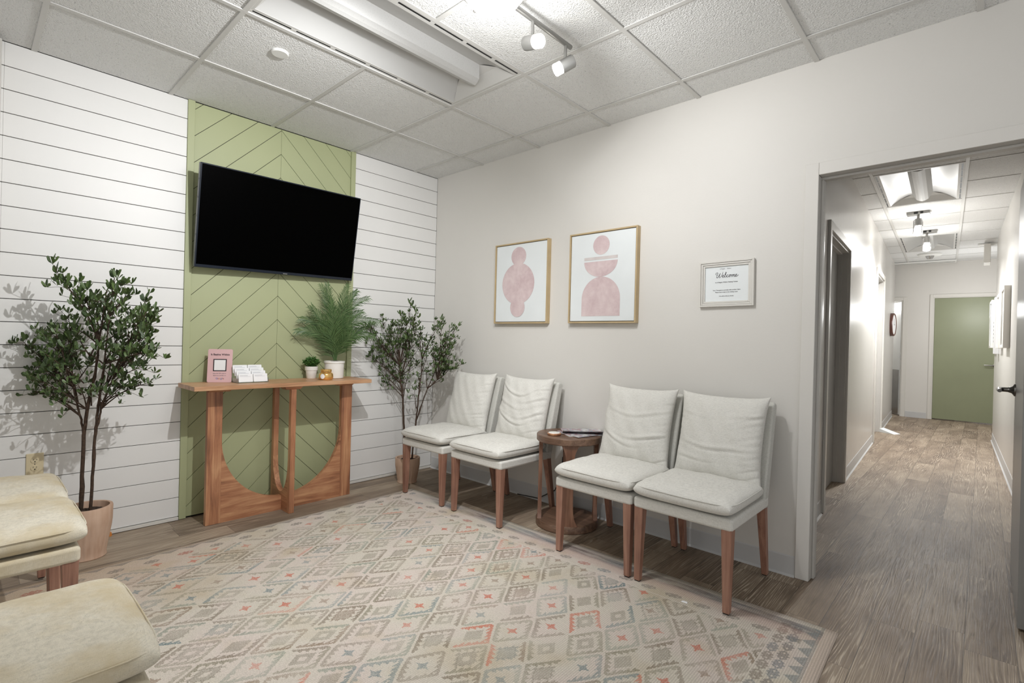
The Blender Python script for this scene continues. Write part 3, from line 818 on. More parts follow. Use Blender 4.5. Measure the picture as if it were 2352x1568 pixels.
post('leg_post', B1 - BP, B1, 0, .818, 'x', CY - .017, CY + .017, M['acacia2'])
for (a, b, c_, d_) in ((-.02, .06, A0 - .01, A0 + PW + .05), (-.02, .06, A1 - PW - .05, A1 + .01), (B0 - .0, B0 + .10, -.06, .06), (B1 - .10, B1 + .0, -.06, .06)):
    mm = MB(); t_ = .015
    vs = [(a + t_, c_ + t_, .816), (b - t_, c_ + t_, .816), (b - t_, d_ - t_, .816), (a + t_, d_ - t_, .816), (a, c_, .836), (b, c_, .836), (b, d_, .836), (a, d_, .836)]
    mm.add(vs, [(0, 3, 2, 1), (4, 5, 6, 7), (0, 1, 5, 4), (1, 2, 6, 5), (2, 3, 7, 6), (3, 0, 4, 7)]).build('cleat', M['acacia1'], ct)

TT = .8635
# pink acrylic sign
ps = empty('acrylic_sign', (.120, -1.810, TT), math.radians(-30), 'pink acrylic counter sign with dark lettering on the console table', 'sign')
def rrect(w, h, r, n=6):
    out = []
    for cx, cy, a in ((w / 2 - r, h - r, 0), (-w / 2 + r, h - r, 90), (-w / 2 + r, r, 180), (w / 2 - r, r, 270)):
        for k in range(n + 1):
            t = math.radians(a + 90 * k / n); out.append((cx + r * math.cos(t), cy + r * math.sin(t)))
    return out
# local: x = outward (towards the room), y = along
tiltm = Matrix.Rotation(math.radians(-6), 4, 'Y')
MB().prism(rrect(.140, .212, .009), 0, -.004, 0, tiltm).build('panel', M['pink'], ps)
MB().box(-.05, .0, -.06, .06, 0, .004).build('foot', M['pink'], ps)
def onsign(z, x=.0006): return tuple(tiltm @ Vector((x, 0, z)))
tr = (PI / 2, 0, PI / 2)
def sgntext(nm, body, size, mat, z, y=0, sp_=1.0, off=0):
    o = text_mesh(nm, body, size, mat, ps, tuple(tiltm @ Vector((.0008, y, z))), (PI / 2 - 0, 0, PI / 2), offset=off, space=sp_)
    o.rotation_euler = (tiltm @ Euler(tr).to_matrix().to_4x4()).to_euler(); return o
sgntext('lettering', 'It Begins Within', .0165, M['ink'], .172, off=.0003)
MB().box(.0003, .0010, -.038, .038, .071, .149, tiltm).build('code_frame', M['ink'], ps)
MB().box(.0008, .0014, -.032, .032, .077, .143, tiltm).build('blank_code_square', M['card'], ps)
sgntext('lettering', 'Scan the QR code to', .0088, M['inkgrey'], .054); sgntext('lettering', 'leave us a review on', .0088, M['inkgrey'], .041)
M['gb'] = simple('blue_ink', (86, 110, 176), .5); M['gr'] = simple('red_ink', (178, 90, 96), .5); M['gy'] = simple('yellow_ink', (200, 160, 90), .5); M['gg'] = simple('green_ink', (104, 146, 110), .5)
yy = -.0200
for ch, mt, ad in (('G', 'gb', .0105), ('o', 'gr', .008), ('o', 'gy', .008), ('g', 'gb', .008), ('l', 'gg', .0042), ('e', 'gr', .008)):
    sgntext('lettering', ch, .0155, M[mt], .020, yy + ad / 2); yy += ad

# business-card holder
chd = empty('card_holder', (.240, -1.645, TT), math.radians(3), 'clear tiered holder full of white business cards on the console table', 'card holder')
g_ = NT('clear_acrylic'); g_.color(rgb(235, 240, 240)); g_.set(rough=.05, trans=.9, ior=1.45); M['clear'] = g_.m
MB().box(-.10, .004, -.094, .094, 0, .003).box(-.10, -.096, -.094, .094, .003, .095).box(-.10, .002, -.0945, -.0925, .003, .03).box(-.10, .002, .0925, .0945, .003, .03).build('tray', M['clear'], chd)
for col in (-1, 1):
    for tier in range(4):
        x = -.002 - tier * .022; z0 = .006 + tier * .018; yc = col * .046 - (3 - tier) * .0 - .003 * tier
        tm = Matrix.Translation((x, yc, z0)) @ Matrix.Rotation(math.radians(-12), 4, 'Y')
        mm = MB()
        for q in range(4): mm.prism(rrect(.088, .052, .004, 3), 0, -.0012 - q * .0022, -q * .0022, tm)
        cd = mm.build('card_stack', M['card'], chd)
        MB().box(.0002, .0006, -.036, .012, .040, .0425, tm).box(.0002, .0006, -.036, .030, .0345, .0358, tm).build('print', M['inkpale'], cd)

# pots on the console
def pot(name, loc, prof_, mat, label, cat='potted plant', n=40):
    r = empty(name, loc, 0, label, cat); MB().lathe(prof_, n).build('pot', mat, r, smooth='auto'); return r
sp_ = pot('small_potted_plant', (.088, -1.190, TT), [(0, 0), (.030, 0), (.033, .003), (.040, .058), (.044, .060), (.046, .088), (.042, .088), (.040, .066), (0, .066)], M['ceramic'], 'small green plant in a tapered white pot on the console table')
MB().lathe([(0, .078), (.03, .078), (.041, .074)], 24).build('soil', M['soil'], sp_)
def leafverts(L_, w_, fold=.15, n=4, pw=.8):
    vs = [(0, 0, 0)]
    for k in range(1, n):
        t = k / n; ww = w_ * math.sin(PI * t ** pw) / 2
        vs += [(-ww, L_ * t, ww * fold * 2), (0, L_ * t, 0), (ww, L_ * t, ww * fold * 2)]
    vs.append((0, L_, 0)); fs = [(0, 2, 1), (0, 3, 2)]
    for k in range(n - 2):
        a = 1 + 3 * k; fs += [(a, a + 1, a + 4, a + 3), (a + 1, a + 2, a + 5, a + 4)]
    a = 1 + 3 * (n - 2); e_ = len(vs) - 1; fs += [(a, a + 1, e_), (a + 1, a + 2, e_)]
    return vs, fs
def orient(p, d, roll=0.0, s=1.0):
    d = Vector(d).normalized(); q = d.to_track_quat('Y', 'Z').to_matrix().to_4x4()
    return Matrix.Translation(p) @ q @ Matrix.Rotation(roll, 4, 'Y') @ Matrix.Scale(s, 4)
lv, lf_ = leafverts(.016, .010, .2, 3)
mm = MB(); ms = MB(); rnd = random.Random(3)
for k in range(150):
    t = rnd.uniform(0, 2 * PI); ph = rnd.uniform(0, 1) ** .6 * 1.15
    d = Vector((math.cos(t) * math.sin(ph), math.sin(t) * math.sin(ph), math.cos(ph) * 1.05)); Rr = rnd.uniform(.05, .085) * (1 - .15 * rnd.random())
    base = Vector((d.x * .02, d.y * .02, .078)); tip = Vector((d.x * .068, d.y * .068, .095 + d.z * Rr * .85))
    ms.tube([base, tip], .0008, 4)
    for q in range(7):
        u_ = q / 7 * .55 + .45; pp = base.lerp(tip, u_); dd = Vector((rnd.gauss(0, 1), rnd.gauss(0, 1), rnd.gauss(.5, .6))).normalized()
        mm.add(lv, lf_, orient(pp, dd, rnd.uniform(-1, 1), rnd.uniform(.7, 1.1)))
mm.build('foliage', M['boxwood'], sp_, smooth=True, fix=False); ms.build('stem', M['boxwood'], sp_, fix=False)

cj = empty('candle_jar', (.238, -1.153, TT), 0, 'gold glass candle jar with an oval label on the console table', 'candle')
MB().lathe([(0, 0), (.040, 0), (.047, .006), (.050, .020), (.049, .038), (.042, .050), (.034, .054), (.034, .058)], 40).build('jar', M['gold'], cj, smooth='auto')
MB().lathe([(.0, .056), (.037, .056), (.038, .060), (.038, .072), (.035, .075), (0, .075)], 40).build('lid', M['gold'], cj, smooth='auto')
lb = MB(); n = 20; vs = [(.0, 0, 0)]
aa = math.radians(-55)
for k in range(n):
    t = 2 * PI * k / n; u_ = .0165 * math.cos(t); w_z = .0175 * math.sin(t)
    r_ = .0512; an = aa + u_ / r_; vs.append((r_ * math.cos(an), r_ * math.sin(an), .026 + w_z))
vs[0] = (.0518 * math.cos(aa), .0518 * math.sin(aa), .026)
lb.add(vs, [(0, k + 1, (k + 1) % n + 1) for k in range(n)]).build('label', M['card'], cj)

pl = pot('potted_palm', (.150, -1.045, TT), [(0, 0), (.060, 0), (.066, .004), (.069, .112), (.074, .114), (.074, .128), (.069, .128), (.067, .110), (0, .110)], M['ceramic'], 'palm with arching feathery fronds in a white pot on the console table')
MB().lathe([(0, .116), (.067, .114)], 24).build('soil', M['soil'], pl)
FRONDS = [
     [(0.194, -1.045, 0.995), (0.172, -1.065, 1.267), (0.097, -1.134, 1.544)] ,
     [(0.194, -1.045, 0.995), (0.218, -1.043, 1.304), (0.265, -1.019, 1.546)] ,
     [(0.197, -1.043, 0.995), (0.206, -1.02, 1.305), (0.329, -0.892, 1.462)] ,
     [(0.2, -1.04, 0.995), (0.271, -1.007, 1.247), (0.453, -0.872, 1.288)] ,
     [(0.2, -1.04, 0.995), (0.301, -1.014, 1.159), (0.473, -0.923, 1.185)] ,
     [(0.191, -1.048, 0.995), (0.145, -1.104, 1.214), (0.07, -1.264, 1.296)] ,
     [(0.189, -1.05, 0.994), (0.149, -1.128, 1.169), (0.08, -1.3, 1.207)] ,
     [(0.189, -1.05, 0.994), (0.114, -1.086, 1.14), (0.06, -1.194, 1.374)] ,
     [(0.194, -1.045, 0.995), (0.225, -1.084, 1.229), (0.241, -1.136, 1.443)] ,
     [(0.197, -1.043, 0.995), (0.194, -1.004, 1.232), (0.263, -0.899, 1.363)] ,
     [(0.197, -1.043, 0.995), (0.226, -0.995, 1.143), (0.303, -0.903, 1.236)] ,
     [(0.194, -1.045, 0.995), (0.196, -1.098, 1.185), (0.129, -1.214, 1.383)] ,
     [(0.194, -1.045, 0.995), (0.142, -1.065, 1.304), (0.091, -1.085, 1.556)] ,
     [(0.194, -1.045, 0.995), (0.197, -1.008, 1.321), (0.241, -0.932, 1.511)] ]
rnd = random.Random(5)
PO = Vector((.150, -1.045, TT))
camdir = Vector((.68, -.733, 0))
for a, b, c_ in FRONDS:
    a = Vector(a) - PO - Vector((.035, 0, 0)); b = Vector(b) - PO - Vector((.02, 0, 0)); c_ = Vector(c_) - PO
    N = 30; spine = []
    for k in range(N + 1):
        t = k / N; spine.append(a * (1 - t) ** 2 + (b * 2 - (a + c_) * .5) * 2 * t * (1 - t) + c_ * t * t)
    mm = MB(); mm.tube(spine, [.0028 * (1 - .75 * k / N) for k in range(N + 1)], 6)
    for k in range(5, 41):
        t = k / 40; i0 = min(int(t * N), N - 1); pp = spine[i0].lerp(spine[i0 + 1], t * N - i0)
        tg = (spine[i0 + 1] - spine[i0]).normalized(); side = tg.cross(camdir)
        if side.length < .1: side = Vector((.7, .7, 0))
        side.normalize(); prof_l = math.sin(PI * min(1, (t - .08) / .92) ** .75) * .5 + .5 * (1 - t)
        for sg in (-1, 1):
            L_ = .135 * (.35 + .75 * prof_l) * rnd.uniform(.85, 1.1)
            d = tg * (.62 + t * .6) + side * sg * (.85 - .3 * t) + camdir * rnd.uniform(-.12, .22)
            d.normalize(); q1 = pp + d * L_ * .5; q2 = pp + d * L_ + Vector((0, 0, -.018 * rnd.random() - .01))
            wv = tg.cross(d).cross(d).normalized() * .0027
            vs = [pp - wv * .5, pp + wv * .5, q1 + wv, q1 - wv, q2]
            if min(v_.x for v_ in vs) + PO.x < .004:
                vs = [Vector((max(v_.x, .006 - PO.x), v_.y, v_.z)) for v_ in vs]
            mm.add(vs, [(0, 1, 2, 3), (3, 2, 4)])
    mm.build('frond', M['palm'], pl, fix=False)
T1 = [(0.233, -2.604, 1.458), (0.317, -2.574, 1.4), (0.266, -2.517, 1.419), (0.474, -2.41, 1.44), (0.476, -2.439, 1.371), (0.441, -2.353, 1.363), (0.348, -2.256, 1.333), (0.432, -2.22, 1.276), (0.422, -2.242, 1.237), (0.575, -2.293, 1.275), (0.482, -2.267, 1.171), (0.569, -2.279, 1.115), (0.623, -2.266, 1.077), (0.617, -2.295, 1.066), (0.568, -2.302, 0.997), (0.374, -2.23, 0.901), (0.348, -2.289, 0.889), (0.086, -2.539, 1.261), (0.078, -2.548, 1.225), (0.245, -2.609, 1.176), (0.18, -2.628, 1.13), (0.05, -2.71, 1.108), (0.05, -2.677, 1.067), (0.05, -2.67, 0.958), (0.05, -2.669, 0.916), (0.239, -2.654, 0.915), (0.05, -2.659, 0.847), (0.05, -2.625, 0.835), (0.182, -2.558, 0.802), (0.45, -2.426, 0.859), (0.419, -2.349, 0.892), (0.398, -2.504, 1.241), (0.183, -2.403, 1.279), (0.271, -2.346, 1.311), (0.251, -2.478, 1.314), (0.357, -2.467, 1.164), (0.299, -2.305, 1.193), (0.357, -2.371, 1.132), (0.073, -2.525, 1.065), (0.05, -2.578, 1.033), (0.234, -2.508, 1.128), (0.363, -2.422, 1.074), (0.393, -2.328, 1.017), (0.394, -2.388, 0.961), (0.297, -2.573, 0.96), (0.299, -2.521, 0.902), (0.176, -2.454, 1.009), (0.598, -2.335, 1.093), (0.266, -2.642, 1.054), (0.05, -2.645, 1.005), (0.186, -2.634, 0.955), (0.276, -2.46, 0.903), (0.344, -2.42, 0.901), (0.513, -2.308, 1.238), (0.252, -2.317, 1.241), (0.322, -2.537, 1.185), (0.199, -2.574, 1.126), (0.355, -2.504, 1.074), (0.348, -2.359, 1.045), (0.239, -2.587, 0.883), (0.46, -2.353, 0.935)]
T2 = [(0.21, -0.409, 1.438), (0.29, -0.417, 1.39), (0.24, -0.418, 1.317), (0.232, -0.36, 1.27), (0.271, -0.477, 1.218), (0.238, -0.515, 1.345), (0.201, -0.517, 1.297), (0.04, -0.574, 1.3), (0.102, -0.535, 1.264), (0.04, -0.676, 1.259), (0.04, -0.707, 1.241), (0.04, -0.706, 1.12), (0.04, -0.68, 1.033), (0.059, -0.684, 1.194), (0.04, -0.599, 1.113), (0.04, -0.581, 0.905), (0.04, -0.541, 0.831), (0.04, -0.611, 0.997), (0.046, -0.522, 1.081), (0.206, -0.553, 1.126), (0.233, -0.476, 1.144), (0.221, -0.358, 1.137), (0.262, -0.357, 1.097), (0.257, -0.431, 1.023), (0.233, -0.352, 0.963), (0.229, -0.418, 0.939), (0.145, -0.457, 0.919), (0.158, -0.545, 0.962), (0.166, -0.558, 0.882), (0.203, -0.476, 0.841), (0.182, -0.553, 1.02), (0.118, -0.566, 0.985), (0.106, -0.467, 0.817)]
T3 = [(0.32, -0.394, 1.237), (0.468, -0.319, 1.288), (0.476, -0.304, 1.264), (0.54, -0.221, 1.247), (0.444, -0.193, 1.227), (0.467, -0.252, 1.185), (0.506, -0.23, 1.129), (0.533, -0.242, 1.097), (0.389, -0.206, 1.093), (0.377, -0.324, 1.157), (0.372, -0.37, 1.116), (0.425, -0.349, 1.061), (0.486, -0.294, 0.999), (0.51, -0.25, 0.975), (0.504, -0.159, 0.957), (0.595, -0.175, 0.978), (0.543, -0.245, 0.92), (0.436, -0.258, 0.84), (0.425, -0.314, 0.931), (0.293, -0.293, 0.923), (0.389, -0.371, 1.028), (0.271, -0.403, 0.752), (0.291, -0.339, 0.8), (0.312, -0.388, 0.878), (0.271, -0.314, 1.155), (0.398, -0.295, 1.011)]

# ------------------------------------------------------------------ artificial trees in terracotta pots
lvt, lft = leafverts(.0265, .0145, .10, 4, 1.5)
def tree(loc, potr, poth, stems, limbs, label, seed, lsc=1.0, dens=1.0, name='potted_tree'):
    root = empty(name, loc, 0, label, 'potted tree')
    O = Vector(loc); rnd = random.Random(seed)
    r0 = potr * .78
    pr_ = [(0, 0), (r0, 0), (r0 + .003, .004)]
    pr_ += [(r0 + (potr - r0) * k / 8, poth * (.08 + .60 * k / 8)) for k in range(9)]
    pr_ += [(potr * 1.01, poth * .70), (potr * 1.02, poth * .97), (potr, poth), (potr - .012, poth), (potr - .014, poth * .86), (0, poth * .86)]
    # ribbed lower wall
    n = 96; vs = []; fs = []
    for i, (r, z) in enumerate(pr_):
        for k in range(n):
            t = 2 * PI * k / n; rib = 1 + (.012 * math.sin(k * PI / 2) if 2 < i < 11 else 0); vs.append((r * rib * math.cos(t), r * rib * math.sin(t), z))
    for i in range(len(pr_) - 1):
        for k in range(n): fs.append((i * n + k, i * n + (k + 1) % n, (i + 1) * n + (k + 1) % n, (i + 1) * n + k))
    MB().add(vs, fs).build('pot', M['terra'], root, smooth='auto')
    m = MB(); g = 16; vs = [(0, 0, poth * .92)]; fs = []
    for j in range(1, g + 1):
        for k in range(32):
            t = 2 * PI * k / 32; rr = (potr - .014) * j / g; vs.append((rr * math.cos(t), rr * math.sin(t), poth * .90 + rnd.uniform(-.004, .008) - .01 * (j / g)))
    for k in range(32): fs.append((0, 1 + k, 1 + (k + 1) % 32))
    for j in range(g - 1):
        for k in range(32): fs.append((1 + j * 32 + k, 1 + (j + 1) * 32 + k, 1 + (j + 1) * 32 + (k + 1) % 32, 1 + j * 32 + (k + 1) % 32))
    m.add(vs, fs).build('soil', M['soil'], root, smooth=True)
    for st in stems:
        pts_ = [Vector(q[:3]) - O for q in st]; rad = [q[3] for q in st]
        fine = []; fr = []
        for i in range(len(pts_) - 1):
            for k in range(8):
                t = k / 8; kn = .0018 if rnd.random() < .12 else 0
                fine.append(pts_[i].lerp(pts_[i + 1], t) + Vector((rnd.gauss(0, .0012), rnd.gauss(0, .0012), 0))); fr.append(rad[i] + (rad[i + 1] - rad[i]) * t + kn)
        fine.append(pts_[-1]); fr.append(rad[-1])
        MB().tube(fine, fr, 10).build('trunk', M['twig'], root, smooth=True)
    br = MB(); fo = MB()
    def rosette(p, d, s=1.0):
        d = (Vector(d).normalized() * .55 + Vector((rnd.gauss(.25, .35), rnd.gauss(-.25, .35), .75))).normalized(); k0 = rnd.uniform(0, 6); nl = rnd.choice((3, 4, 4, 5))
        u_ = d.orthogonal().normalized(); w__ = d.cross(u_)
        for q in range(nl):
            t = k0 + 2 * PI * q / nl + rnd.uniform(-.3, .3); o_ = u_ * math.cos(t) + w__ * math.sin(t)
            dd = o_ * 1.0 + d * rnd.uniform(-.45, .35) + Vector((0, 0, -.08))
            Mx = Matrix.Translation(p) @ (lambda y_, z_: Matrix((Vector(y_.cross(z_)).normalized().to_4d(), y_.to_4d(), z_.to_4d(), (0, 0, 0, 1))).transposed())(dd.normalized(), (d - dd.normalized() * d.dot(dd.normalized())).normalized())
            Mx[3] = (0, 0, 0, 1); Mx = Mx.copy()
            for r_ in range(3): Mx[r_][3] = p[r_]
            fo.add(lvt, lft, Mx @ Matrix.Scale(s * lsc * rnd.uniform(.75, 1.15), 4))
    for roots, tips in limbs:
        roots = [Vector(q) - O for q in roots]
        for tp in tips:
            tp = Vector(tp) - O
            # start at the nearest root node below the tip
            cand = sorted(roots, key=lambda q: (Vector((tp.x - q.x, tp.y - q.y, (tp.z - q.z) * .45)).length + (5 if q.z > tp.z - .06 else 0) + rnd.uniform(0, .09)))
            st = cand[0] if cand[0].z < tp.z - .02 or True else cand[1]
            mid = st.lerp(tp, .5) + Vector((0, 0, (tp - st).length * rnd.uniform(-.02, .10))) + Vector((rnd.gauss(0, .012), rnd.gauss(0, .012), 0))
            N = 12; sp = [st * (1 - t) ** 2 + mid * 2 * t * (1 - t) + tp * t * t for t in [k / N for k in range(N + 1)]]
            br.tube(sp, [.0042 * (1 - .72 * k / N) for k in range(N + 1)], 5)
            end = (sp[-1] - sp[-2]).normalized(); rosette(tp, end, 1.05)
            Ln = (tp - st).length
            nt = max(2, int(Ln / .045 * dens))
            for k in range(nt):
                t = rnd.uniform(.34, .97); i0 = min(int(t * N), N - 1); pp = sp[i0].lerp(sp[i0 + 1], t * N - i0)
                tg = (sp[i0 + 1] - sp[i0]).normalized(); sd = Vector((rnd.gauss(0, 1), rnd.gauss(0, 1), rnd.gauss(.25, .8))).normalized()
                d = (tg * .7 + sd).normalized(); Lt = rnd.uniform(.025, .085); e_ = pp + d * Lt
                if e_.x + O.x < .03: e_.x = .03 - O.x
                if e_.y + O.y > -.03: e_.y = -.03 - O.y
                br.tube([pp, pp.lerp(e_, .5) + Vector((0, 0, .004)), e_], [.0016, .0013, .001], 4)
                rosette(e_, d, rnd.uniform(.8, 1.05))
    fo.v = [(max(v_[0], .012 - O.x), min(v_[1], -.012 - O.y), v_[2]) for v_ in fo.v]
    if seed == 23:      # keep clear of the first chair
        for mb in (fo, br): mb.v = [((min(v_[0], .452 - O.x) if v_[2] < .93 else v_[0]), v_[1], v_[2]) for v_ in mb.v]
    br.build('branches', M['twig'], root, smooth=True, fix=False); fo.build('foliage', M['leaf'], root, smooth=True, fix=False)
    return root
fk = [(.245, -2.502, .73), (.269, -2.479, .765), (.288, -2.462, .783), (.311, -2.44, .784), (.324, -2.428, .767), (.27, -2.49, .90), (.30, -2.45, .95), (.31, -2.44, 1.10), (.28, -2.48, .66), (.27, -2.49, 1.0), (.33, -2.41, .88), (.36, -2.39, .92), (.22, -2.53, .88), (.24, -2.51, .80), (.28, -2.47, 1.04), (.33, -2.42, 1.0), (.30, -2.45, 1.17), (.26, -2.50, .84), (.31, -2.44, .86)]
ra = [(.257, -2.492, .20, .009), (.261, -2.487, .627, .0085), (.275, -2.474, .80, .0075), (.30, -2.45, .95, .006), (.31, -2.44, 1.10, .0045), (.30, -2.45, 1.25, .003)]
rb = [(.294, -2.459, .20, .0075), (.303, -2.447, .628, .0065), (.313, -2.438, .784, .006), (.34, -2.42, 1.0, .004)]
rc = [(.263, -2.485, .615, .0055), (.245, -2.502, .74, .005), (.22, -2.53, .88, .0035)]
rd = [(.303, -2.447, .615, .005), (.324, -2.428, .77, .0045), (.36, -2.39, .92, .003)]
tree((.285, -2.468, 0), .104, .262, [ra, rb, rc, rd], [(fk, T1)], 'leafy artificial tree in a terracotta pot left of the green panel', 11, 1.0, 1.75)
fk2 = [(.206, -.463, .685), (.20, -.468, .72), (.195, -.475, .79), (.19, -.48, .86), (.18, -.49, .95)]
fk3 = [(.285, -.39, .60), (.296, -.379, .70), (.31, -.366, .885), (.312, -.363, 1.0), (.348, -.331, .763), (.407, -.276, .839)]
s1 = [(.233, -.439, .14, .009), (.213, -.457, .447, .0085), (.203, -.466, .676, .0075), (.19, -.478, .80, .006), (.18, -.49, .95, .0045), (.17, -.50, 1.08, .003)]
s2 = [(.262, -.412, .14, .007), (.285, -.390, .482, .0065), (.296, -.379, .679, .0055), (.310, -.366, .885, .004), (.314, -.361, 1.131, .0025)]
s3 = [(.287, -.389, .50, .005), (.348, -.331, .763, .004), (.407, -.276, .839, .003)]
tree((.240, -.430, 0), .098, .20, [s1, s2, s3], [(fk2, T2), (fk3, T3)], 'taller two-stemmed artificial tree in the corner behind the first chair', 23, .86, 1.7)

# ------------------------------------------------------------------ cushions and chairs
def edge_samples(n, k=.55):
    return [math.copysign(1 - (1 - abs(u)) ** 1.7, u) for u in [-1 + 2 * i / n for i in range(n + 1)]]
def cushion(w, d, t, crown, mat, name, parent, mtx, wr=None, ears=0.0, n=44, sup=9, noise=.0015, seed=0, pinch=0.0, sag=0.0):
    """boxy soft cushion in local x (w), y (d), thickness along z"""
    rnd = random.Random(seed); ph = [rnd.uniform(0, 6) for _ in range(8)]
    U = edge_samples(n)
    def xy(u, v):
        x = u * w / 2; y = v * d / 2
        cr = (abs(u) ** 6) * (abs(v) ** 6)
        x *= 1 - .035 * cr + ears * cr; y *= 1 - .035 * cr + ears * cr
        x *= 1 - pinch * (1 - v * v) * abs(u) ** 4; y *= 1 - pinch * (1 - u * u) * abs(v) ** 4
        return x, y
    def th(u, v):
        e = max(0.0, (1 - abs(u) ** sup)) * max(0.0, (1 - abs(v) ** sup))
        return (t / 2) * e ** .42 + crown * (1 - u * u) ** .8 * (1 - v * v) ** .8
    vs = []; idx = {}; fs = []
    for side in (1, -1):
        for i, u in enumerate(U):
            for j, v in enumerate(U):
                bd = i in (0, n) or j in (0, n)
                if side == -1 and bd: idx[(side, i, j)] = idx[(1, i, j)]; continue
                x, y = xy(u, v); z = th(u, v)
                nz = noise * (math.sin(x * 31 + ph[0]) * math.cos(y * 27 + ph[1]) + .6 * math.sin(x * 67 + y * 41 + ph[2]))
                if side == 1:
                    z = z + nz * (1 if not bd else .3)
                    if wr and not bd: z += wr(x, y, u, v)
                else: z = -th(u, v) * .8
                z += -sag * (1 - v * v) * 0
                idx[(side, i, j)] = len(vs); vs.append((x, y, z))
        for i in range(n):
            for j in range(n):
                q = (idx[(side, i, j)], idx[(side, i + 1, j)], idx[(side, i + 1, j + 1)], idx[(side, i, j + 1)])
                fs.append(q if side == 1 else q[::-1])
    return MB().add(vs, fs, mtx).build(name, mat, parent, smooth=True, fix=True)

def folds(kind, seed):
    rnd = random.Random(seed)
    L_ = []
    if kind == 0:      # nearly smooth with side puckers
        for k in range(5): L_.append((rnd.choice((1, 1, -1)), rnd.uniform(-.16, .12), rnd.uniform(.15, .5), rnd.uniform(.06, .16), .003))
    arcs = []
    if kind == 1:      # strong hanging swags
        arcs = [(-.085, .0, 1.5, .0075, .0065), (-.125, .02, 1.9, .006, .006), (.075, -.01, 2.4, .0055, .006), (.03, .03, 1.7, .003, .006), (-.02, .01, 1.6, .0035, .006)]
    if kind == 2:
        arcs = [(-.09, .01, 1.1, .0075, .0065), (-.135, .03, 1.6, .004, .006), (.04, .0, 1.0, .0032, .008)]
    if kind == 3:
        arcs = [(-.075, .02, .55, .0045, .007), (.085, -.02, .7, .0035, .007), (-.14, -.02, .35, .003, .006)]
    for k in range(7):
        L_.append((1, -.17 + .052 * k + rnd.uniform(-.01, .01), rnd.uniform(.35, .8), rnd.uniform(.05, .13), rnd.uniform(.003, .0055)))
    for k in range(4):
        L_.append((-1, -.05 + .05 * k + rnd.uniform(-.01, .01), rnd.uniform(.5, 1.1), rnd.uniform(.04, .09), rnd.uniform(.002, .0035)))
    def f(x, y, u, v):
        s = 0
        for (y0, x0, c_, a_, w__) in arcs:
            yy_ = y0 + c_ * (x - x0) ** 2 + .004 * math.sin(x * 23 + seed); q = (y - yy_) / w__; am = max(.12, .55 + .5 * math.sin(x * 11 + y0 * 60 + seed)) * (1 - abs(u) ** 8)
            s -= 1.6 * am * a_ * math.exp(-q * q); q2 = (y - yy_ - .013) / .012; s += 1.4 * am * a_ * math.exp(-q2 * q2)
        for (sg, y0, sl, ln, a_) in L_:
            dxe = .235 - sg * x
            if dxe < 0 or dxe > ln * 1.6: continue
            yy_ = y0 - sl * dxe * .6; q = (y - yy_) / .006
            s -= 1.3 * a_ * math.exp(-q * q) * (1 - dxe / (ln * 1.6)) ** 1.2
            q2 = (y - yy_ - .010) / .009; s += a_ * .5 * math.exp(-q2 * q2) * (1 - dxe / (ln * 1.6))
        return s
    return f

def seat_crease(seed):
    rnd = random.Random(seed); a = rnd.uniform(-.05, .08)
    def f(x, y, u, v): 
        q = (y - a - .6 * x * x - .2 * x) / .02
        return .0015 * math.exp(-q * q) - .004 * (1 if v > .6 else 0) * (v - .6)
    return f

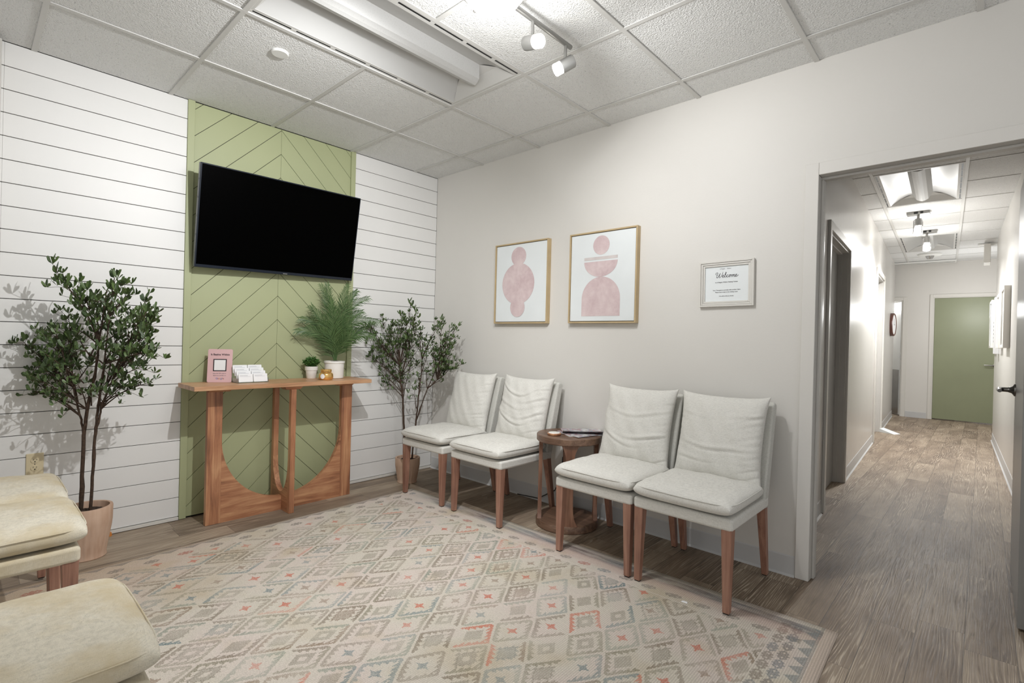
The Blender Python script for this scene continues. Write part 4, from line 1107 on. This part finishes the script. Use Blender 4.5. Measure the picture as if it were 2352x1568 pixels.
def make_chair(kind, mat, shell, label, group, loc, rz, seed):
    root = empty('slipper_chair', loc, rz, label, 'chair', group)
    # local frame: front towards -y, back against y=0
    W2 = .238
    base = MB()
    base.box(-W2, W2, -.650, -.140, .362, .416)
    o = base.build('seat_base', mat, root, bevel=.014, seg=4)
    mtx = Matrix.Translation((0, -.437, .455))
    cushion(.480, .474, .082, .012, mat, 'seat_cushion', root, mtx, wr=seat_crease(seed), seed=seed, noise=.0018)
    # seam around the upper edge of the seat cushion
    pts_ = []
    for k in range(60):
        t = 2 * PI * k / 60; c_, s_ = math.cos(t), math.sin(t); q = 9
        rr = (abs(c_) ** q + abs(s_) ** q) ** (-1 / q); u, v = c_ * rr, s_ * rr
        cr = abs(u) ** 6 * abs(v) ** 6
        pts_.append((u * .2395 * (1 - .035 * cr), -.437 + v * .2355 * (1 - .035 * cr), .4740 + .001 * math.sin(t * 5 + seed)))
    pts_.append(pts_[0])
    MB().tube(pts_, .0022, 6).build('piping', mat, root, smooth=True)
    # reclined upholstered back shell (profile in y,z)
    prof2 = [(-.205, .364), (-.150, .356), (-.130, .42), (-.032, .858), (-.036, .872), (-.050, .880), (-.072, .880), (-.086, .872), (-.192, .46)]
    MB().prism(prof2, 0, -W2 + .002, W2 - .002).build('back_shell', shell, root, bevel=.012, seg=4)
    # loose back cushion leaning on the shell
    an = math.radians(90 + 0); tl_ = math.atan2(.106, .412)
    bm_ = Matrix.Translation((0, -.180, .682)) @ Matrix.Rotation(-tl_ * 1.0, 4, 'X') @ Matrix.Rotation(PI / 2, 4, 'X')
    cushion(.444, .456, .085, .034, mat, 'back_cushion', root, bm_, wr=folds(kind, seed), ears=.075, n=84, sup=5, noise=.0025, seed=seed + 3, pinch=.05)
    # legs: flat tapered
    for sx in (-1, 1):
        def leg(yt, yb, wt, wb, ztop):
            xo = sx * (W2 - .004); xi = sx * (W2 - .004 - wt); xob = sx * (W2 - .008); xib = sx * (W2 - .008 - wb)
            vs = [(xob, yb[0], .004), (xib, yb[0], .004), (xib, yb[1], .004), (xob, yb[1], .004), (xo, yt[0], ztop), (xi, yt[0], ztop), (xi, yt[1], ztop), (xo, yt[1], ztop)]
            lg = MB().add(vs, [(0, 3, 2, 1), (4, 5, 6, 7), (0, 1, 5, 4), (1, 2, 6, 5), (2, 3, 7, 6), (3, 0, 4, 7)]).build('leg', M['legwood'], root, bevel=.003, seg=2)
            MB().box(min(xob, xib) + .003, max(xob, xib) - .003, yb[0] + .003, yb[1] - .003, 0, .005).build('foot_glide', M['black'], lg)
        leg((-.646, -.600), (-.640, -.612), .046, .030, .370)
        leg((-.190, -.148), (-.112, -.082), .042, .028, .370)
    return root
gR = 'linen chairs along the right wall'; gL = 'linen chairs in the left foreground row'
RZ = .0105
make_chair(0, M['linen'], M['linenback'], 'pale linen chair nearest the corner tree, its back cushion nearly smooth', gR, (.722, -.012, RZ), 0, 3)
make_chair(1, M['linen'], M['linenback'], 'pale linen chair with swagged cushion, left of the round side table', gR, (1.282, -.012, RZ), 0, 4)
make_chair(2, M['linen'], M['linenback'], 'pale linen chair just right of the round side table', gR, (2.181, -.012, RZ), 0, 5)
make_chair(3, M['linen'], M['linenback'], 'pale linen chair nearest the hallway opening, last of the right wall row', gR, (2.668, -.012, RZ), 0, 6)
make_chair(0, M['stained_yellowlit'], M['stained_yellowlit'], 'linen chair tinted for yellow light and stain, farthest back in the left foreground, below the outlet', gL, (.676, -3.280, RZ), PI, 7)
make_chair(0, M['stained_yellowlit'], M['stained_yellowlit'], 'linen chair tinted for yellow light and stain, in the middle of the left foreground row, its leg showing', gL, (1.162, -3.280, RZ), PI, 8)
make_chair(0, M['stained_yellowlit'], M['stained_yellowlit'], 'linen chair tinted for yellow light and stain, nearest the camera in the bottom left corner', gL, (2.140, -3.280, RZ), PI, 9)

# ------------------------------------------------------------------ round side table
st = empty('side_table', (1.722, -.242, 0), 0, 'round brown wooden side table between the two pairs of linen chairs', 'table')
MB().lathe([(0, .540), (.203, .540), (.207, .544), (.207, .578), (.203, .582), (0, .582)], 64).build('table_top', M['tabtop'], st, smooth='auto')
MB().lathe([(0, 0), (.196, 0), (.200, .004), (.200, .040), (.196, .046), (0, .046)], 64).build('base', M['tabtop'], st, smooth='auto')
def flare(z0, z1, wm, we, n=20):
    L_, R_ = [], []
    for k in range(n + 1):
        t = k / n; e = abs(2 * t - 1) ** 6; w__ = (wm + (we - wm) * e) / 2; z = z0 + (z1 - z0) * t; L_.append((-w__, z)); R_.append((w__, z))
    return L_ + R_[::-1]
for a in (-140, -50, 40, 130):
    t = math.radians(a); m4 = Matrix.Translation((.178 * math.cos(t), .178 * math.sin(t), 0)) @ Matrix.Rotation(t, 4, 'Z')
    pf = flare(.046, .540, .046, .11); mm = MB(); n = len(pf) // 2; vs = []
    for th in (-.012, .012): vs += [(th, a_, b_) for a_, b_ in pf]
    N2 = len(pf); fs = []
    for s_ in (0, N2):
        for i in range(n - 1): fs.append((s_ + i, s_ + i + 1, s_ + N2 - 2 - i, s_ + N2 - 1 - i))
    for i in range(N2): fs.append((i, (i + 1) % N2, (i + 1) % N2 + N2, i + N2))
    mm.add(vs, fs, m4).build('leg', M['darkleg'], st, smooth='auto')
MB().box(-.022, .022, -.022, .022, .046, .54).build('centre_post', M['darkleg'], st, bevel=.004)
TZ = .5825
# wood slice coaster
cz = empty('coaster', (1.688, -.352, TZ), 0, 'round log-slice coaster with a white top on the side table', 'coaster')
MB().lathe([(0, 0), (.040, 0), (.043, .003), (.044, .011), (.041, .014), (0, .014)], 32).build('log_slice', M['acacia2'], cz, smooth='auto')
MB().lathe([(0, .0140), (.037, .0140), (.036, .0165), (0, .0168)], 32).build('white_top', M['ceramic'], cz, smooth='auto')
def magazine(x, y, z, rz, w, h, t, label, curl=0.0, mat=M['mag']):
    root = empty('magazine', (x, y, z), rz, label, 'magazine', 'magazines on the side table')
    n = 14
    def sheet(z0, z1, ins, nm, mt):
        vs = []; fs = []
        for k in range(n + 1):
            u = -w / 2 + ins + (w - 2 * ins) * k / n; zc = curl * max(0, (k / n - .55)) ** 2
            for yy_ in (-h / 2 + ins, h / 2 - ins):
                vs += [(u, yy_, z0 + zc), (u, yy_, z1 + zc)]
        for k in range(n):
            a = 4 * k
            fs += [(a, a + 4, a + 6, a + 2), (a + 1, a + 3, a + 7, a + 5), (a, a + 1, a + 5, a + 4), (a + 2, a + 6, a + 7, a + 3)]
        fs += [(0, 2, 3, 1), (4 * n, 4 * n + 1, 4 * n + 3, 4 * n + 2)]
        MB().add(vs, fs).build(nm, mt, root, smooth='auto')
    sheet(.0006, t - .0006, .001, 'pages', M['card']); sheet(t - .0006, t, 0, 'front_cover', mat); sheet(0, .0006, 0, 'back_cover', mat)
    return root
magazine(1.770, -.160, TZ, math.radians(-30), .205, .272, .0035, 'magazine at the bottom of the pile on the side table')
magazine(1.785, -.172, TZ + .0036, math.radians(-12), .20, .265, .0035, 'magazine in the middle of the pile on the side table')
magazine(1.760, -.150, TZ + .0073, math.radians(-48), .20, .265, .003, 'magazine on top of the pile with its corner curling up', .10)
# cable behind the chairs
cb = MB().tube([(1.535, -.012, .40), (1.52, -.03, .36), (1.50, -.02, .22), (1.45, -.02, .112), (1.3, -.025, .02), (1.1, -.03, .008)], .0035, 8).build('power_cable', M['cordb'], None, smooth='auto')
tag(cb, 'thin black cable hanging down the right wall behind the side table', 'cable')

# ------------------------------------------------------------------ outlets
def outlet(loc, rot, label, mat):
    r = empty('wall_outlet', loc, rot, label, 'outlet')
    # local: normal -y, x across
    MB().box(-.035, .035, -.006, 0, -.0575, .0575).build('cover_plate', mat, r, bevel=.003)
    for zc in (.020, -.020):
        m_ = MB().prism([(.0165 * math.cos(t), zc + .0145 * max(-.95, min(.95, 1.15 * math.sin(t)))) for t in [2 * PI * k / 24 for k in range(24)]], 1, -.0085, -.005)
        rc = m_.build('receptacle', mat, r, bevel=.0008, seg=1)
        MB().box(-.0075, -.0055, -.0088, -.008, zc + .001, zc + .009).box(.0055, .0075, -.0088, -.008, zc + .001, zc + .008).lathe([(0, 0), (.0028, 0), (.0028, .0008), (0, .0008)], 12, Matrix.Translation((0, -.008, zc - .007)) @ Matrix.Rotation(PI / 2, 4, 'X')).build('slots', M['black'], rc)
    MB().lathe([(0, 0), (.003, 0), (.002, .0012), (0, .0014)], 12, Matrix.Translation((0, -.006, 0)) @ Matrix.Rotation(PI / 2, 4, 'X')).build('screw', M['steel'], r)
    return r
outlet((.0005, -2.652, .458), PI / 2, 'almond duplex wall outlet low on the shiplap, left of the tree', M['ivory'])
outlet((1.535, -.0005, .405), 0, 'grey duplex wall outlet behind the round side table', M['base'])
# picture frames on the right wall
def floater(x0, x1, z0, z1, dep, label):
    r = empty('framed_canvas', ((x0 + x1) / 2, 0, (z0 + z1) / 2), 0, label, 'picture')
    w__, h__ = (x1 - x0) / 2, (z1 - z0) / 2; t = .010
    MB().box(-w__, -w__ + t, -dep, -.001, -h__, h__).box(w__ - t, w__, -dep, -.001, -h__, h__).box(-w__ + t, w__ - t, -dep, -.001, h__ - t, h__).box(-w__ + t, w__ - t, -dep, -.001, -h__, -h__ + t).build('frame', M['framewood'], r, bevel=.001, seg=1)
    MB().box(-w__ + t, w__ - t, -.006, -.002, -h__ + t, h__ - t).build('backing', M['black'], r)
    MB().box(-w__ + t + .004, w__ - t - .004, -dep + .006, -.006, -h__ + t + .004, h__ - t - .004).build('canvas', M['canvas'], r, bevel=.002)
    return r, -dep + .0055
def shape(r, y, pts_, mat, nm, cx, cz):
    MB().prism([(p_[0] - cx, p_[1] - cz) for p_ in pts_], 1, y - .0006, y).build(nm, mat, r)
def ell(cx, cz, rx, rz_, n=48, a0=0, a1=360): return [(cx + rx * math.cos(math.radians(a0 + (a1 - a0) * k / n)), cz + rz_ * math.sin(math.radians(a0 + (a1 - a0) * k / n))) for k in range(n + (0 if a1 - a0 == 360 else 1))]
r1, y1_ = floater(.806, 1.346, 1.308, 1.930, .040, 'framed canvas of three stacked pink circles, left of the pair')
cx, cz_ = 1.076, 1.619
shape(r1, y1_, ell(1.055, 1.823, .076, .072), M['wash'], 'painted_shape', cx, cz_)
shape(r1, y1_ - .0007, ell(1.054, 1.613, .165, .158), M['wash'], 'painted_shape', cx, cz_)
shape(r1, y1_ - .0014, ell(1.054, 1.432, .074, .074), M['wash'], 'painted_shape', cx, cz_)
r2_, y2_ = floater(1.540, 2.068, 1.308, 1.926, .040, 'framed canvas of pink arch, bowl and disc, right of the pair')
cx, cz_ = 1.804, 1.617
shape(r2_, y2_, ell(1.798, 1.829, .064, .064), M['wash'], 'painted_shape', cx, cz_)
shape(r2_, y2_, [(1.664, 1.733), (1.926, 1.733), (1.926, 1.753), (1.664, 1.753)], M['wash2'], 'painted_shape', cx, cz_)
shape(r2_, y2_, [(1.664 + .262 * 1, 1.722)] + ell(1.795, 1.722, .131, .104, 40, 0, -180), M['wash'], 'painted_shape', cx, cz_)
shape(r2_, y2_, [(1.950, 1.355)] + ell(1.800, 1.470, .150, .148, 40, 0, 180) + [(1.650, 1.355)], M['wash'], 'painted_shape', cx, cz_)

# welcome notice
wf = empty('welcome_sign', (2.614, 0, 1.528), 0, 'white framed welcome notice near the hallway opening', 'sign')
wf.rotation_euler = (0, math.radians(-.6), 0)
W2_, H2_ = .150, .129
for k, (ins, dep) in enumerate(((0, .022), (.0105, .018), (.021, .014))):
    a, b = W2_ - ins, H2_ - ins; t = .0095
    MB().box(-a, -a + t, -dep, -.001, -b, b).box(a - t, a, -dep, -.001, -b, b).box(-a + t, a - t, -dep, -.001, b - t, b).box(-a + t, a - t, -dep, -.001, -b, -b + t).build('frame_step', M['trimw'], wf, bevel=.0012, seg=2)
MB().box(-.1195, .1195, -.006, -.002, -.099, .099).build('notice_sheet', M['paperw'], wf)
TR = (PI / 2, 0, 0)
def wt(body, size, z, x=0, mat=M['ink'], **k): return text_mesh('lettering', body, size, mat, wf, (x, -.0064, z), TR, **k)
wt('It Begins    Within', .0085, .082, -.006, M['inkgrey'])
# hand-drawn script "Welcome": strokes in a unit box (x right, y up, x-height 1)
def sp2(ctrl, n=10):
    out = []
    P_ = [ctrl[0]] + ctrl + [ctrl[-1]]
    for i in range(1, len(P_) - 2):
        p0, p1, p2, p3 = P_[i - 1], P_[i], P_[i + 1], P_[i + 2]
        for k in range(n):
            t = k / n
            out.append(tuple(.5 * (2 * p1[q] + (p2[q] - p0[q]) * t + (2 * p0[q] - 5 * p1[q] + 4 * p2[q] - p3[q]) * t * t + (3 * p1[q] - p0[q] - 3 * p2[q] + p3[q]) * t ** 3) for q in (0, 1)))
    out.append(ctrl[-1]); return out
strokes = [
    # W with entry loop
    [(.35, 1.15), (.05, 1.35), (-.1, 1.75), (.2, 2.1), (.6, 2.15), (.75, 1.8), (.6, 1.1), (.5, .3), (.75, -.1), (1.15, .4), (1.55, 1.4), (1.7, 1.9), (1.6, 1.2), (1.5, .3), (1.75, -.05), (2.15, .3), (2.6, 1.3), (2.75, 2.1), (2.7, 2.3)],
    # elcome in one line
    [(2.6, .35), (2.95, .45), (3.25, .8), (3.1, 1.05), (2.85, .8), (2.75, .35), (2.95, .0), (3.35, .1), (3.75, .7), (4.1, 1.6), (4.1, 2.15), (3.9, 2.0), (3.75, 1.2), (3.7, .3), (3.9, .0), (4.2, .15), (4.5, .7), (4.85, 1.0), (5.1, .9)],
    [(5.05, .95), (4.75, .95), (4.5, .55), (4.6, .1), (4.95, .0), (5.4, .4), (5.75, .95), (5.5, .8), (5.4, .35), (5.6, .0), (5.95, .2), (6.1, .7), (5.9, 1.0), (5.7, .9), (6.1, .8), (6.5, .95)],
    [(6.45, .95), (6.55, .6), (6.5, .0), (6.55, .4), (6.9, .95), (7.1, .85), (7.0, .3), (7.0, .0), (7.1, .5), (7.45, .97), (7.62, .8), (7.5, .3), (7.6, .0), (7.95, .15), (8.4, .7), (8.35, 1.02), (8.1, .9), (7.98, .4), (8.2, .0), (8.65, .15), (9.1, .65)],
]
sw = MB(); S_ = .0138
for stq in strokes:
    pp = sp2(stq, 8); sw.tube([((a_ - 4.5) * S_ + b_ * .0018, -.0066, .036 + b_ * S_ * .95) for a_, b_ in pp], [.0007 + .0006 * abs(math.sin(k * .35)) for k in range(len(pp))], 6)
sw.build('script_lettering', M['ink'], wf, smooth=True)
wt('to It Begins Within Healing Center', .0088, .006, offset=.0001)
wt('Your Therapist is currently with another client', .0080, -.0385, offset=.0001); wt('Please have a seat in the waiting room', .0080, -.0500, offset=.0001)
wt('We will be with you shortly', .0070, -.072, offset=.0001)

# ------------------------------------------------------------------ hallway wall things
ck = empty('wall_clock', tuple(FL @ Vector((0, 7.55, 1.595))), LA, 'round reddish-brown wall clock on the left hallway wall', 'clock')
MB().lathe([(0, .0), (.185, .0), (.190, .006), (.190, .048), (.180, .056), (.160, .050), (.159, .046), (0, .046)], 64, Matrix.Rotation(PI / 2, 4, 'Y')).build('case', M['clockwood'], ck, smooth='auto')
MB().lathe([(0, .047), (.159, .047), (.159, .0485), (0, .0485)], 48, Matrix.Rotation(PI / 2, 4, 'Y')).build('dial', M['card'], ck)
MB().box(.0488, .050, -.003, .003, -.01, .10).box(.050, .0515, -.01, .07, -.003, .003).build('hands', M['black'], ck)
def hframe(s0, s1, z0, z1, label, art, dep=.035, nm='picture_frame', cat='picture'):
    c_ = FR_ @ Vector((0, (s0 + s1) / 2, (z0 + z1) / 2)); r = empty(nm, c_, math.atan2(.0282, 1), label, cat, None)
    w__, h__, t = (s1 - s0) / 2, (z1 - z0) / 2, .03
    MB().box(-dep, -.001, -w__, -w__ + t, -h__, h__).box(-dep, -.001, w__ - t, w__, -h__, h__).box(-dep, -.001, -w__ + t, w__ - t, h__ - t, h__).box(-dep, -.001, -w__ + t, w__ - t, -h__, -h__ + t).build('frame', M['trimw'], r, bevel=.002)
    MB().box(-dep + .012, -.002, -w__ + t, w__ - t, -h__ + t, h__ - t).build('print', art, r)
    return r
hframe(5.95, 6.38, 1.235, 1.845, 'white framed blue print on the right hallway wall, farthest of the row', M['blueprint'], .06)
hframe(4.78, 5.18, 1.225, 1.83, 'white framed grey print on the right hallway wall, middle of the row', M['greyprint'], .045)
hframe(3.86, 4.30, 1.225, 1.825, 'white framed grey print on the right hallway wall, nearest of the row', M['greyprint'], .05)
wp = empty('wall_panel', tuple(FR_ @ Vector((0, 5.52, 1.50))), math.atan2(.0282, 1), 'narrow grey wall panel with dark dots between the hallway pictures', 'panel')
MB().box(-.05, -.001, -.07, .07, -.34, .34).build('panel', M['base'], wp, bevel=.004)
m = MB()
for k in range(6): m.box(-.0515, -.05, -.02, .02, -.20 + k * .045, -.18 + k * .045)
m.build('dots', M['black'], wp)
# door stop by the farther left door
dsx = tuple(FL @ Vector((.10, 6.02, 0)))
d_ = MB().add([(-.10, -.06, .0), (.12, -.07, .0), (.12, .07, .0), (-.10, .06, .0), (-.10, -.06, .055), (-.10, .06, .055)], [(0, 3, 2, 1), (0, 1, 4), (3, 5, 2), (0, 4, 5, 3), (1, 2, 5, 4)]).build('door_stop', M['paperw'], None, bevel=.002); d_.location = dsx; d_.rotation_euler = (0, 0, math.radians(-25))
tag(d_, 'white wedge door stop on the hallway floor by the farther left door', 'door stop')
# bits on the floor
o = MB().lathe([(0, 0), (.012, 0), (.013, .006), (.009, .022), (0, .024)], 16).build('floor_cap', M['orange'], None, smooth='auto'); o.location = (.034, -2.335, 0)
tag(o, 'tiny orange plastic cap on the floor right of the left pot', 'cap')
o = MB().add([(-.014, -.006, 0), (.015, -.004, 0), (.012, .006, .004), (-.01, .008, .002), (-.012, -.004, .003), (.010, -.001, .006)], [(0, 1, 2, 3), (0, 4, 5, 1), (1, 5, 2), (4, 3, 2, 5), (0, 3, 4)]).build('paper_scrap', M['card'], None); o.location = (2.71, -.678, .0105)
tag(o, 'tiny white paper scrap on the rug near the last chair', 'paper scrap')

# ------------------------------------------------------------------ rug
RW, RL, RT = 2.83, 3.66, .009
rg = MB(); nx, ny = 60, 76; vs = []; fs = []
for j in range(ny + 1):
    for i in range(nx + 1):
        x = RW * i / nx; y = -RL * j / ny
        e = min(i, nx - i, j, ny - j); z = RT if e > 0 else RT * .55
        if i == nx: x += .003 * math.sin(y * 5)
        vs.append((x, y, z))
nb = len(vs)
for j in range(ny):
    for i in range(nx): fs.append((j * (nx + 1) + i, (j + 1) * (nx + 1) + i, (j + 1) * (nx + 1) + i + 1, j * (nx + 1) + i + 1))
ring = [i for i in range(nx + 1)] + [j * (nx + 1) + nx for j in range(1, ny + 1)] + [ny * (nx + 1) + i for i in range(nx - 1, -1, -1)] + [j * (nx + 1) for j in range(ny - 1, 0, -1)]
for q in ring: vs.append((vs[q][0], vs[q][1], 0))
for k in range(len(ring)): fs.append((ring[k], ring[(k + 1) % len(ring)], nb + (k + 1) % len(ring), nb + k))
rg = MB().add(vs, fs).build('area_rug', M['rug'], None, smooth=True)
rg.location = (.438, -.530, .0005); rg.rotation_euler = (0, 0, .0300)
tag(rg, 'large faded kilim-patterned area rug on the plank floor', 'rug')
